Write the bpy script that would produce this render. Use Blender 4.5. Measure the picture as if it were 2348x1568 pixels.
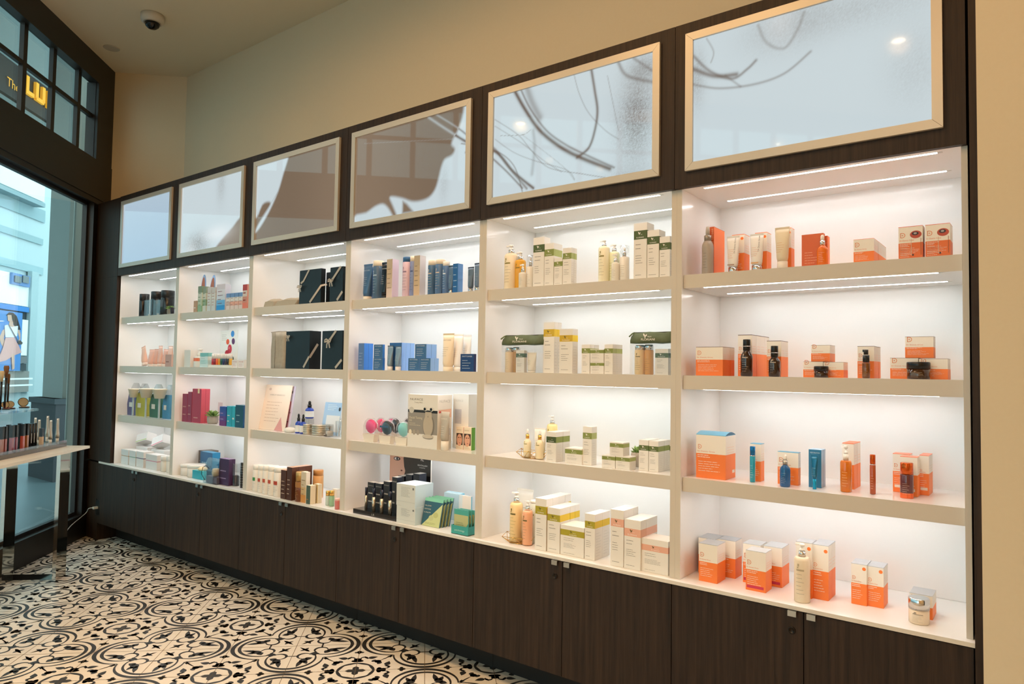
import bpy, bmesh, math, random
from mathutils import Vector, Matrix
import numpy as np

for _o in list(bpy.data.objects):
    bpy.data.objects.remove(_o)
SC = bpy.context.scene
COL = SC.collection
random.seed(4)

# ------------------------------------------------------------------ camera
CAM = Vector((5.637, -2.3322, 1.3097))
YAW, PITCH, ROLL, FPX = 0.656, 0.04197, 0.01568, 1611.67
FWD = Vector((-math.sin(YAW) * math.cos(PITCH), math.cos(YAW) * math.cos(PITCH), math.sin(PITCH)))
_r = Vector((math.cos(YAW), math.sin(YAW), 0))
_u = _r.cross(FWD)
RGT = _r * math.cos(ROLL) + _u * math.sin(ROLL)
UPV = -_r * math.sin(ROLL) + _u * math.cos(ROLL)
cd = bpy.data.cameras.new('camera')
cam = bpy.data.objects.new('camera', cd)
COL.objects.link(cam)
cd.sensor_width = 36.0
cd.lens = FPX / 2348 * 36.0
cd.clip_start = 0.05
cam.matrix_world = Matrix(((RGT.x, UPV.x, -FWD.x, CAM.x), (RGT.y, UPV.y, -FWD.y, CAM.y),
                           (RGT.z, UPV.z, -FWD.z, CAM.z), (0, 0, 0, 1)))
SC.camera = cam

# ------------------------------------------------------------------ light and exposure
SC.view_settings.view_transform = 'Standard'
SC.view_settings.look = 'None'
SC.view_settings.gamma = 1.0
SC.view_settings.use_curve_mapping = False
SC.view_settings.exposure = 0.0
SC.cycles.max_bounces = 8
SC.cycles.diffuse_bounces = 5
SC.cycles.glossy_bounces = 4
SC.cycles.transparent_max_bounces = 12
SC.cycles.sample_clamp_indirect = 6.0
SC.cycles.use_denoising = True
SC.cycles.caustics_reflective = False
SC.cycles.caustics_refractive = False

W_ = bpy.data.worlds.new('daylight')
SC.world = W_
W_.use_nodes = True
_bg = W_.node_tree.nodes['Background']
_bg.inputs[0].default_value = (0.56, 0.77, 0.80, 1)
_bg.inputs[1].default_value = 4.2

LED_POWER = 25.5         # shelf strips (emission strength)
BOX_POWER = 0.80        # backlit pictures
SPOT_W = 57.0           # ceiling downlights
WARM = (1.0, 0.56, 0.23)
BEAM = (1.0, 0.66, 0.38)

# ------------------------------------------------------------------ pixel ray -> point in the room
def ray(px, py):
    return (FWD + RGT * ((px - 1174) / FPX) - UPV * ((py - 784) / FPX))
def hitY(px, py, y):
    r = ray(px, py)
    return CAM + r * ((y - CAM.y) / r.y)
def hitX(px, py, x):
    r = ray(px, py)
    return CAM + r * ((x - CAM.x) / r.x)
def hitZ(px, py, z):
    r = ray(px, py)
    return CAM + r * ((z - CAM.z) / r.z)

# ------------------------------------------------------------------ materials
def lin(h):
    if isinstance(h, (tuple, list)):
        return tuple(h[:3])
    h = h.lstrip('#')
    v = [int(h[i:i + 2], 16) / 255 for i in (0, 2, 4)]
    return tuple(c / 12.92 if c <= .04045 else ((c + .055) / 1.055) ** 2.4 for c in v)
_mats = {}
def M(col, rough=.45, metal=0., trans=0., emit=0., alpha=1., spec=.5, ior=1.45, coat=0., sss=0.):
    key = (col if isinstance(col, str) else tuple(col), rough, metal, trans, emit, alpha, spec, ior, coat, sss)
    if key in _mats:
        return _mats[key]
    m = bpy.data.materials.new('mat_%03d' % len(_mats))
    m.use_nodes = True
    b = m.node_tree.nodes['Principled BSDF']
    c = lin(col) + (1,)
    b.inputs['Base Color'].default_value = c
    b.inputs['Roughness'].default_value = rough
    b.inputs['Metallic'].default_value = metal
    b.inputs['Transmission Weight'].default_value = trans
    b.inputs['IOR'].default_value = ior
    b.inputs['Alpha'].default_value = alpha
    b.inputs['Specular IOR Level'].default_value = spec
    b.inputs['Coat Weight'].default_value = coat
    if emit:
        b.inputs['Emission Color'].default_value = c
        b.inputs['Emission Strength'].default_value = emit
    if sss:
        b.inputs['Subsurface Weight'].default_value = sss
        b.inputs['Subsurface Radius'].default_value = (.01, .006, .004)
    _mats[key] = m
    return m
def nodemat(name):
    m = bpy.data.materials.new(name)
    m.use_nodes = True
    nt = m.node_tree
    return m, nt, nt.nodes['Principled BSDF']
def N(nt, t, **kw):
    n = nt.nodes.new(t)
    for k, v in kw.items():
        setattr(n, k, v)
    return n
def wood_mat():
    m, nt, b = nodemat('dark_wood')
    tc = N(nt, 'ShaderNodeTexCoord'); mp = N(nt, 'ShaderNodeMapping')
    mp.inputs['Scale'].default_value = (34, 34, 1.1)
    nz = N(nt, 'ShaderNodeTexNoise'); nz.inputs['Scale'].default_value = 2.2; nz.inputs['Detail'].default_value = 8
    mp2 = N(nt, 'ShaderNodeMapping'); mp2.inputs['Scale'].default_value = (260, 260, 9)
    nz2 = N(nt, 'ShaderNodeTexNoise'); nz2.inputs['Scale'].default_value = 1.5; nz2.inputs['Detail'].default_value = 3
    mx = N(nt, 'ShaderNodeMath', operation='MULTIPLY_ADD'); mx.inputs[1].default_value = .45
    cr = N(nt, 'ShaderNodeValToRGB')
    cr.color_ramp.elements[0].position = .42; cr.color_ramp.elements[0].color = lin('#160e08') + (1,)
    cr.color_ramp.elements[1].position = .98; cr.color_ramp.elements[1].color = lin('#3a291b') + (1,)
    L = nt.links.new
    L(tc.outputs['Object'], mp.inputs[0]); L(mp.outputs[0], nz.inputs[0])
    L(tc.outputs['Object'], mp2.inputs[0]); L(mp2.outputs[0], nz2.inputs[0])
    L(nz2.outputs[0], mx.inputs[0]); L(nz.outputs[0], mx.inputs[2])
    L(mx.outputs[0], cr.inputs[0]); L(cr.outputs[0], b.inputs['Base Color'])
    b.inputs['Roughness'].default_value = .55; b.inputs['Specular IOR Level'].default_value = .28
    bp = N(nt, 'ShaderNodeBump'); bp.inputs['Strength'].default_value = .08; bp.inputs['Distance'].default_value = .001
    L(nz2.outputs[0], bp.inputs['Height']); L(bp.outputs[0], b.inputs['Normal'])
    return m
def noisy(name, c1, c2, scale, rough=.6, bump=0., stretch=(1, 1, 1)):
    m, nt, b = nodemat(name)
    tc = N(nt, 'ShaderNodeTexCoord'); mp = N(nt, 'ShaderNodeMapping'); mp.inputs['Scale'].default_value = stretch
    nz = N(nt, 'ShaderNodeTexNoise'); nz.inputs['Scale'].default_value = scale; nz.inputs['Detail'].default_value = 4
    mix = N(nt, 'ShaderNodeMix', data_type='RGBA')
    mix.inputs[6].default_value = lin(c1) + (1,); mix.inputs[7].default_value = lin(c2) + (1,)
    L = nt.links.new
    L(tc.outputs['Object'], mp.inputs[0]); L(mp.outputs[0], nz.inputs[0]); L(nz.outputs[0], mix.inputs[0])
    L(mix.outputs[2], b.inputs['Base Color']); b.inputs['Roughness'].default_value = rough
    if bump:
        bp = N(nt, 'ShaderNodeBump'); bp.inputs['Strength'].default_value = bump; bp.inputs['Distance'].default_value = .003
        L(nz.outputs[0], bp.inputs['Height']); L(bp.outputs[0], b.inputs['Normal'])
    return m
def glass_mat(name, tint=(1, 1, 1), refl=.06, rough=.02):
    m = bpy.data.materials.new(name); m.use_nodes = True
    nt = m.node_tree; nt.nodes.clear()
    out = N(nt, 'ShaderNodeOutputMaterial'); tr = N(nt, 'ShaderNodeBsdfTransparent'); gl = N(nt, 'ShaderNodeBsdfGlossy')
    gl.inputs['Roughness'].default_value = rough; tr.inputs[0].default_value = tint + (1,)
    lw = N(nt, 'ShaderNodeLayerWeight'); lw.inputs[0].default_value = .25
    ma = N(nt, 'ShaderNodeMath', operation='MULTIPLY_ADD'); ma.inputs[1].default_value = .35; ma.inputs[2].default_value = refl
    mix = N(nt, 'ShaderNodeMixShader'); L = nt.links.new
    L(lw.outputs['Facing'], ma.inputs[0]); L(ma.outputs[0], mix.inputs[0]); L(tr.outputs[0], mix.inputs[1]); L(gl.outputs[0], mix.inputs[2])
    L(mix.outputs[0], out.inputs[0])
    return m
WOOD = wood_mat()
WHITE = M('#efeeeb', .16, spec=.5)             # glossy laminate of the bays
FRONT = M('#cdc3b3', .38)                      # shelf and divider edges
CHROME = M('#d9d9d9', .12, 1.)
SATIN = M('#b9b3a8', .34, 1.)
GOLD = M('#e0b060', .25, 1.)
BLACK = M('#0c0c0e', .3)
CLEAR = glass_mat('clear_plastic', (.97, .97, .97), .05)
CLEARD = glass_mat('dense_clear_plastic', (.86, .87, .87), .10)

# ------------------------------------------------------------------ mesh builder
_txt = {}
def text_polys(s):
    """outline triangles of a word, unit cap height, origin left bottom"""
    if s in _txt:
        return _txt[s]
    cu = bpy.data.curves.new('t', 'FONT'); cu.body = s; cu.resolution_u = 2; cu.fill_mode = 'FRONT'
    ob = bpy.data.objects.new('t', cu); COL.objects.link(ob)
    dg = bpy.context.evaluated_depsgraph_get()
    me = bpy.data.meshes.new_from_object(ob.evaluated_get(dg))
    vs = [(v.co.x, v.co.y) for v in me.vertices]; fs = [tuple(p.vertices) for p in me.polygons]
    w = max([v[0] for v in vs] + [.01])
    bpy.data.objects.remove(ob); bpy.data.curves.remove(cu); bpy.data.meshes.remove(me)
    _txt[s] = (vs, fs, w)
    return _txt[s]
class MB:
    def __init__(self):
        self.v = []; self.f = []; self.m = []; self.mats = []; self.smooth = []
    def mi(self, mat):
        if mat not in self.mats:
            self.mats.append(mat)
        return self.mats.index(mat)
    def add(self, vs, fs, mat, sm=False):
        o = len(self.v); self.v += [tuple(p) for p in vs]; k = self.mi(mat)
        for f in fs:
            self.f.append(tuple(o + i for i in f)); self.m.append(k); self.smooth.append(sm)
    def quad(self, a, b, c, d, mat):
        self.add([a, b, c, d], [(0, 1, 2, 3)], mat)
    def box(self, x0, x1, y0, y1, z0, z1, mat, faces='xXyYzZ', fm=None):
        V = [(x0, y0, z0), (x1, y0, z0), (x1, y1, z0), (x0, y1, z0), (x0, y0, z1), (x1, y0, z1), (x1, y1, z1), (x0, y1, z1)]
        F = {'z': (0, 3, 2, 1), 'Z': (4, 5, 6, 7), 'y': (0, 1, 5, 4), 'Y': (2, 3, 7, 6), 'x': (0, 4, 7, 3), 'X': (1, 2, 6, 5)}
        for k in faces:
            self.add([V[i] for i in F[k]], [(0, 1, 2, 3)], (fm or {}).get(k, mat))
        return self
    def lathe(self, prof, mat, seg=24, c=(0, 0, 0), sx=1., sy=1., cap=True):
        """prof: list of (r, z) or (r, z, mat) from bottom up; mat of a ring colours the band above it"""
        n = len(prof); vs = []
        for p in prof:
            for i in range(seg):
                a = 2 * math.pi * i / seg
                vs.append((c[0] + p[0] * math.cos(a) * sx, c[1] + p[0] * math.sin(a) * sy, c[2] + p[1]))
        o = len(self.v); self.v += vs
        for j in range(n - 1):
            mm = prof[j][2] if len(prof[j]) > 2 else mat
            k = self.mi(mm)
            for i in range(seg):
                i2 = (i + 1) % seg
                self.f.append((o + j * seg + i, o + j * seg + i2, o + (j + 1) * seg + i2, o + (j + 1) * seg + i)); self.m.append(k); self.smooth.append(True)
        if cap:
            if prof[0][0] > 1e-5:
                self.f.append(tuple(o + i for i in reversed(range(seg)))); self.m.append(self.mi(prof[0][2] if len(prof[0]) > 2 else mat)); self.smooth.append(False)
            if prof[-1][0] > 1e-5:
                self.f.append(tuple(o + (n - 1) * seg + i for i in range(seg))); self.m.append(self.mi(prof[-2][2] if len(prof[-2]) > 2 else mat)); self.smooth.append(False)
        return self
    def loft(self, rings, mat, cap=True, sm=True):
        n = len(rings[0]); o = len(self.v)
        for r in rings:
            self.v += [tuple(p) for p in r]
        k = self.mi(mat)
        for j in range(len(rings) - 1):
            for i in range(n):
                i2 = (i + 1) % n
                self.f.append((o + j * n + i, o + j * n + i2, o + (j + 1) * n + i2, o + (j + 1) * n + i)); self.m.append(k); self.smooth.append(sm)
        if cap:
            self.f.append(tuple(o + i for i in reversed(range(n)))); self.m.append(k); self.smooth.append(False)
            self.f.append(tuple(o + (len(rings) - 1) * n + i for i in range(n))); self.m.append(k); self.smooth.append(False)
        return self
    def tube(self, pts, r, mat, seg=8, cap=True):
        pts = [Vector(p) for p in pts]; rings = []
        up = Vector((0, 0, 1))
        prev = None
        for i, p in enumerate(pts):
            d = (pts[min(i + 1, len(pts) - 1)] - pts[max(i - 1, 0)]).normalized()
            a = prev if prev is not None else (up if abs(d.z) < .9 else Vector((1, 0, 0)))
            x = (a - d * a.dot(d)).normalized(); y = d.cross(x); prev = x
            rr = r[i] if isinstance(r, (list, tuple)) else r
            rings.append([p + x * rr * math.cos(2 * math.pi * k / seg) + y * rr * math.sin(2 * math.pi * k / seg) for k in range(seg)])
        return self.loft(rings, mat, cap)
    def text(self, s, x, z, h, mat, y=-.0004, plane='y', fit=None, rot=0):
        """lettering on a plane facing -y (plane='y'); h = letter height; fit = width"""
        vs, fs, w = text_polys(s)
        k = h / .7; kx = k if not fit else fit / w
        ca, sa = math.cos(rot), math.sin(rot)
        P = []
        for a, b in vs:
            a, b = a * kx, b * k; a, b = a * ca - b * sa, a * sa + b * ca
            if plane == 'y': P.append((x + a, y, z + b))
            elif plane == 'x': P.append((y, x + a, z + b))
            elif plane == 'z': P.append((x + a, z + b, y))
        self.add(P, fs, mat)
    def rect(self, x0, x1, z0, z1, mat, y=-.0004):
        self.add([(x0, y, z0), (x1, y, z0), (x1, y, z1), (x0, y, z1)], [(0, 1, 2, 3)], mat)
    def lines(self, x0, x1, z0, z1, n, mat, y=-.0004, fill=.3):
        """small illegible print: n short rows of word strokes"""
        if n < 1: return
        st = (z1 - z0) / n
        for i in range(n):
            z = z1 - (i + .5) * st; x = x0; e = x0 + (x1 - x0) * random.uniform(.55, 1)
            while x < e - 1e-5:
                w = min((x1 - x0) * random.uniform(.09, .24), e - x)
                self.rect(x, x + w * .86, z - st * fill / 2, z + st * fill / 2, mat, y); x += w
    def ellipse(self, cx, cz, rx, rz, mat, y=-.0005, n=20, rot=0):
        ca, sa = math.cos(rot), math.sin(rot)
        self.add([(cx + rx * math.cos(t) * ca - rz * math.sin(t) * sa, y, cz + rx * math.cos(t) * sa + rz * math.sin(t) * ca) for t in [2 * math.pi * i / n for i in range(n)]], [tuple(range(n))], mat)
    def ring(self, cx, cz, r, w, mat, y=-.0005, a0=0., a1=2 * math.pi, n=20, rz=None):
        rz = rz or r
        vs = []; 
        for i in range(n + 1):
            t = a0 + (a1 - a0) * i / n
            vs += [(cx + r * math.cos(t), y, cz + rz * math.sin(t)), (cx + (r - w) * math.cos(t), y, cz + (rz - w) * math.sin(t))]
        self.add(vs, [(2 * i, 2 * i + 2, 2 * i + 3, 2 * i + 1) for i in range(n)], mat)
    def xf(self, mt):
        self.v = [tuple(mt @ Vector(p)) for p in self.v]; return self
    def obj(self, name, parent=None, loc=None, bevel=0., label=None, rz=0.):
        me = bpy.data.meshes.new(name)
        me.from_pydata(self.v, [], self.f)
        for m in self.mats:
            me.materials.append(m)
        me.polygons.foreach_set('material_index', self.m)
        me.polygons.foreach_set('use_smooth', self.smooth)
        me.update()
        if bevel or any(self.smooth):
            pass
        o = bpy.data.objects.new(name, me); COL.objects.link(o)
        if loc is not None: o.location = loc
        if rz: o.rotation_euler = (0, 0, rz)
        if parent is not None: o.parent = parent
        if bevel:
            b = o.modifiers.new('bevel', 'BEVEL'); b.width = bevel; b.segments = 2; b.limit_method = 'ANGLE'; b.angle_limit = .8
        if label: o['label'] = label
        return o
def thing(name, label, cat, loc=(0, 0, 0), group=None, rz=0.):
    o = bpy.data.objects.new(name, None); COL.objects.link(o)
    o.empty_display_size = .02
    o.location = loc; o.rotation_euler = (0, 0, rz); o['label'] = label; o['category'] = cat
    if group: o['group'] = group
    return o
def tag(o, label, cat, group=None, kind=None):
    if label: o['label'] = label
    if cat: o['category'] = cat
    if group: o['group'] = group
    if kind: o['kind'] = kind
    return o
def struct(o, label=None):
    o['kind'] = 'structure'
    if label: o['label'] = label
    return o
def copy_tree(o, loc, label, parent=None):
    c = o.copy(); COL.objects.link(c)
    if parent is None:
        c.location = loc; c['label'] = label
    else:
        c.parent = parent
    for ch in list(o.children):
        copy_tree(ch, None, None, c)
    return c
# ------------------------------------------------------------------ the room (metres; x along the shelving, y into it, z up)
H = 3.70
TH = 0.7794
E1 = Vector((math.cos(TH), math.sin(TH), 0)); E2 = Vector((-math.sin(TH), math.cos(TH), 0))
C0 = Vector((-0.4404, 0.1108, 0))            # corner where the shop window meets the shelving
def US(u, s, z=0.):
    """point from distance inside the window (u), distance along it (s) and height"""
    p = C0 + E1 * u + E2 * s
    return Vector((p.x, p.y, z))
MUS = Matrix(((E1.x, E2.x, 0, C0.x), (E1.y, E2.y, 0, C0.y), (0, 0, 1, 0), (0, 0, 0, 1)))   # local (u, s, z) -> world
PAINT = noisy('wall_paint', '#d8c9ab', '#dbcdb0', 90, .8, .05)
CEIL = noisy('ceiling_paint', '#e6dac0', '#e9ddc4', 90, .8, .05)
YB, YW = .3899, .54
XS = [.1216, .978, 1.8526, 2.7432, 3.6554, 4.5672, 5.4526]
far = US(0, -9.2)
XE, YS = 9.0, far.y

# patterned cement tile floor: one mesh, cream body with the dark motif let in on top
def floor_mesh():
    m, nt, b = nodemat('tile_cream')
    tc = N(nt, 'ShaderNodeTexCoord'); nz = N(nt, 'ShaderNodeTexNoise'); nz.inputs['Scale'].default_value = 5
    mix = N(nt, 'ShaderNodeMix', data_type='RGBA'); mix.inputs[6].default_value = lin('#e2d6c2') + (1,); mix.inputs[7].default_value = lin('#ebe1cf') + (1,)
    nt.links.new(tc.outputs['Object'], nz.inputs[0]); nt.links.new(nz.outputs[0], mix.inputs[0]); nt.links.new(mix.outputs[2], b.inputs['Base Color'])
    b.inputs['Roughness'].default_value = .34
    cream = m
    dark = M('#2c2b29', .42); grout = M('#6d5c46', .8)
    mb = MB()
    T = .5986; O = Vector((2.3669, -.6852, 0))
    # motif in cell units, drawn for the +x lobe upper half then mirrored
    shapes = []
    def ringpts(c, r0, r1, a0, a1, n, w0, w1):
        # band along an arc whose width grows from w0 (ends) to w1 (middle)
        out = []
        for i in range(n + 1):
            t = i / n; a = a0 + (a1 - a0) * t; w = w0 + (w1 - w0) * math.sin(math.pi * t) ** 1.5
            out.append(((c[0] + r0 * math.cos(a), c[1] + r0 * math.sin(a)), (c[0] + (r0 - w) * math.cos(a), c[1] + (r0 - w) * math.sin(a))))
        return [[out[i][0], out[i + 1][0], out[i + 1][1], out[i][1]] for i in range(n)]
    D = math.radians
    lobe = ringpts((.2545, 0), .2405, 0, D(-94), D(94), 30, .011, .033)
    lobe += ringpts((.2545, 0), .188, 0, D(-114), D(114), 30, .011, .027)
    half = []
    half += ringpts((.2, .088), .056, 0, D(118), D(355), 18, .009, .021)
    half.append([(.140, .140), (.178, .178), (.200, .163), (.160, .122)])
    def leaf(p, q, w, n=6):
        w *= 1.45
        px, py = p; qx, qy = q; dx, dy = qx - px, qy - py; L_ = math.hypot(dx, dy); nx, ny = -dy / L_, dx / L_
        a = [(px + dx * t + nx * w * math.sin(math.pi * t ** .7), py + dy * t + ny * w * math.sin(math.pi * t ** .7)) for t in [i / n for i in range(n + 1)]]
        b = [(px + dx * t - nx * w * math.sin(math.pi * t ** .7), py + dy * t - ny * w * math.sin(math.pi * t ** .7)) for t in [i / n for i in range(1, n)]]
        return [a + b[::-1]]
    def blob(c, rx, ry, rot=0, n=12):
        return [[(c[0] + rx * math.cos(t) * math.cos(rot) - ry * math.sin(t) * math.sin(rot), c[1] + rx * math.cos(t) * math.sin(rot) + ry * math.sin(t) * math.cos(rot)) for t in [2 * math.pi * i / n for i in range(n)]]]
    half += blob((.285, .098), .042, .031, -.3) + leaf((.262, .104), (.235, .158), .018) + leaf((.285, .085), (.402, .062), .013) + leaf((.29, .105), (.352, .132), .012)
    half += leaf((.118, .118), (.030, .030), .009) + leaf((.080, .080), (.040, .100), .008)
    half.append([(.194, 0), (.206, 0), (.207, .042), (.193, .042)])
    # small star on the cell edge and its neighbours
    half += leaf((.5, .135), (.5, .205), .013) + leaf((.462, .168), (.5, .172), .009)
    # curling ornament around the small circle (upper right quadrant of it mirrored)
    half += blob((.5, .330), .046, .021) + blob((.5, .30), .030, .020)
    half += ringpts((.452, .283), .030, 0, D(150), D(380), 10, .008, .019) + leaf((.425, .285), (.352, .262), .016) + leaf((.428, .292), (.452, .245), .007)
    # cloverleaf on the diagonal (half)
    half += leaf((.245, .245), (.345, .345), .004) + leaf((.238, .252), (.285, .262), .008)
    half += blob((.348, .348), .026, .026) + blob((.378, .335), .022, .016, .8) 
    # small circle and cross, quarter
    half += ringpts((.5, .5), .138, 0, D(225), D(270), 8, .018, .026)
    half.append([(.5, .5), (.5, .423), (.477, .447), (.477, .477)])
    cell = []
    for k in range(4):
        ca, sa = [(1, 0), (0, 1), (-1, 0), (0, -1)][k]
        for p in lobe:
            cell.append([(x * ca - y * sa, x * sa + y * ca) for x, y in p])
        for p in half:
            for mir in (1, -1):
                q = [(x, y * mir) for x, y in p]
                cell.append([(x * ca - y * sa, x * sa + y * ca) for x, y in q])
    poly = [(XE, YS), (XE, YW), (.0087, YW), (C0.x, C0.y), (far.x, far.y)]
    nv = E1
    def inside(x, y):
        return x < XE and YS < y < YW and (Vector((x, y, 0)) - C0).dot(E1) > .02
    # cream body, subdivided in quads of one tile
    mb.add([(x, y, 0) for x, y in poly], [tuple(range(5))[::-1]], cream)
    R = 14
    for i in range(-R, R):
        for j in range(-R, R):
            c = O + E1 * (i * T) + E2 * (j * T)
            if not inside(c.x, c.y) and not any(inside(c.x + a, c.y + b) for a in (-.3, .3) for b in (-.3, .3)): continue
            if (c - CAM).length > 9: continue
            for p in cell:
                pts = [c + E1 * (x * T) + E2 * (y * T) for x, y in p]
                if all(inside(q.x, q.y) and q.y < .16 + 10 * (q.x < .3) for q in pts):
                    mb.add([(q.x, q.y, .0004) for q in pts], [tuple(range(len(pts)))], dark)
    for k in range(-2 * R, 2 * R):
        for A, B in ((E1, E2), (E2, E1)):
            c = O + A * (k * T / 2)
            for j in range(-2 * R, 2 * R):
                a = c + B * (j * T / 2); b_ = c + B * ((j + 1) * T / 2)
                if inside(a.x, a.y) and inside(b_.x, b_.y):
                    w = A * .0011
                    mb.add([(q.x, q.y, .0007) for q in (a - w, a + w, b_ + w, b_ - w)], [(0, 1, 2, 3)], grout)
    return mb
_f = struct(floor_mesh().obj('floor'), 'cream floor tiles with dark quatrefoil and leaf pattern')
# ceiling and painted walls
mb = MB(); mb.add([(XE, YS, H), (XE, YW + .3, H), (-.9, YW + .3, H), (C0.x - .25, C0.y - .1, H), (far.x - .25, far.y, H)], [(0, 1, 2, 3, 4)], CEIL)
mb.add([(XE, YS, H + .1), (XE, YW + .3, H + .1), (-.9, YW + .3, H + .1), (C0.x - .25, C0.y - .1, H + .1), (far.x - .25, far.y, H + .1)], [(4, 3, 2, 1, 0)], PAINT)
struct(mb.obj('ceiling'), 'plain warm grey painted ceiling')
mb = MB(); mb.box(-.05, XE, YW, YW + .1, 0, H, PAINT); mb.box(-.7, -.05, .43, YW + .1, 0, 2.572, PAINT); struct(mb.obj('wall_back'), 'warm beige painted wall above the shelving')  # second box is added out of sight to close a light leak
mb = MB(); q = Vector((.0087, .5346, 0)); L_ = (q - C0).length
mb.box(0, L_ + .02, 0, .1, 2.573, H, PAINT); o = mb.obj('wall_corner', loc=(C0.x, C0.y, 0)); o.rotation_euler = (0, 0, TH)
struct(o, 'short angled beige wall between window and shelving')
mb = MB(); mb.box(5.4785, XE, -.02, YW, 0, H, PAINT); struct(mb.obj('wall_right'), 'beige painted wall pier right of the shelving')
mb = MB(); mb.box(XE, XE + .1, YS, YW, 0, H, PAINT); struct(mb.obj('wall_east'), 'beige painted side wall')
mb = MB(); mb.box(far.x - .1, XE, YS - .1, YS, 0, H, PAINT); struct(mb.obj('wall_front'), 'beige painted wall opposite the shelving')

# ------------------------------------------------------------------ shop window: black frame, big pane, transom and mullioned upper lights
FR = noisy('black_frame', '#15130f', '#1d1a16', 30, .45)
TEAL = glass_mat('window_glass', (.93, .97, .98), .05)
win = thing('window_1', 'large shop window in a black frame with small upper panes', 'window'); win['kind'] = 'structure'
del win['category']
win.matrix_world = MUS
mb = MB()
mb.box(-.022, .06, -9, 0, 0, .175, FR)             # base
mb.box(-.022, .055, -9, 0, 2.56, 2.90, FR)         # transom
mb.box(-.022, .05, -9, 0, 3.50, H, FR)             # head
mb.box(-.022, .05, -.27, 0, .175, 3.50, FR)        # jamb
mb.box(-.020, .012, -.30, -.27, .175, 2.56, FR); mb.box(-.020, .012, -9, -.30, .175, .20, FR); mb.box(-.020, .012, -9, -.30, 2.535, 2.56, FR)
mb.box(.055, .062, -9, 0, 2.60, 2.612, FR)
mb.obj('window_frame', win)
mb = MB()
for k in range(24):
    s = -.49 - .357 * k
    mb.box(-.014, .014, s - .022, s + .022, 2.90, 3.50, FR)
mb.box(-.013, .013, -9, -.27, 3.225, 3.255, FR)
mb.box(-.035, .03, -.245 - .03, -.27, 2.9, 3.5, FR)
mb.obj('mullion', win)
mb = MB(); mb.box(-.014, -.006, -9, -.27, .175, 2.56, TEAL); mb.obj('pane', win)
mb = MB(); mb.box(-.014, -.006, -9, -.27, 2.90, 3.50, TEAL); mb.obj('pane', win)
mb = MB(); mb.box(0.0605, .066, -.014, -.002, 0, 2.56, M('#c9a274', .4, .6)); o = mb.obj('trim_1'); o.matrix_world = MUS; struct(o, 'thin bronze corner strip beside the window frame')
# security camera and sprinkler plate
p = hitZ(350, 35, H)
t = thing('security_camera', 'white dome security camera with dark bubble on the ceiling', 'camera', (p.x, p.y, H))
MB().lathe([(.052, -.055), (.068, -.05), (.074, -.03), (.074, -.001)], M('#cfc8ba', .5), 28).obj('housing', t)
MB().lathe([(.002, -.098), (.025, -.093), (.042, -.078), (.05, -.055)], M('#14110f', .08), 28).obj('dome', t)
MB().lathe([(.055, -.058), (.056, -.053)], M('#a89f90', .4), 28).obj('dome_ring', t)
p = hitZ(256, 110, H)
tag(MB().lathe([(.052, -.006), (.056, -.003), (.056, -.0005)], M('#c2b9a8', .6), 28).obj('sprinkler_cover', loc=(p.x, p.y, H)), 'flat round sprinkler cover plate on the ceiling', 'sprinkler')
# ceiling downlights: glowing disc, the spot it throws, and an added wide wall fill
for i, (x, y) in enumerate([(.9, -1.3), (2.3, -1.5), (3.7, -1.6), (4.3, -1.9), (8.4, -4.2), (1.6, -3.0), (3.2, -3.0), (4.8, -3.2), (5.0, -4.4), (8.0, -5.2), (3.4, -5), (6, -5)]):
    t = thing('downlight', 'round recessed ceiling downlight in the row', 'light', (x, y, H), 'ceiling downlights out of view')
    MB().lathe([(.045, -.004), (.06, -.006), (.062, -.0005)], M('#d8d2c6', .5), 24).obj('trim_ring', t)
    MB().lathe([(.0, -.0055), (.044, -.0055)], M((1, .8, .55), .5, emit=14.), 24, cap=False).obj('lamp', t)
    g = .22 if x < 2 and y > -2 else .6 if x < 3 and y > -2 else 1.
    for nm, sz, bl, pw in (('downlight_beam', 1.75, .8, 1.6), ('wall_fill_light', 3.1, .3, .70)):
        ld = bpy.data.lights.new(nm, 'SPOT'); ld.energy = SPOT_W * g * pw; ld.color = BEAM if nm == 'downlight_beam' else WARM; ld.spot_size = sz; ld.spot_blend = bl; ld.shadow_soft_size = .045
        lo = bpy.data.objects.new(nm, ld); COL.objects.link(lo); lo.parent = t; lo.location = (0, 0, -.02)
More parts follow.
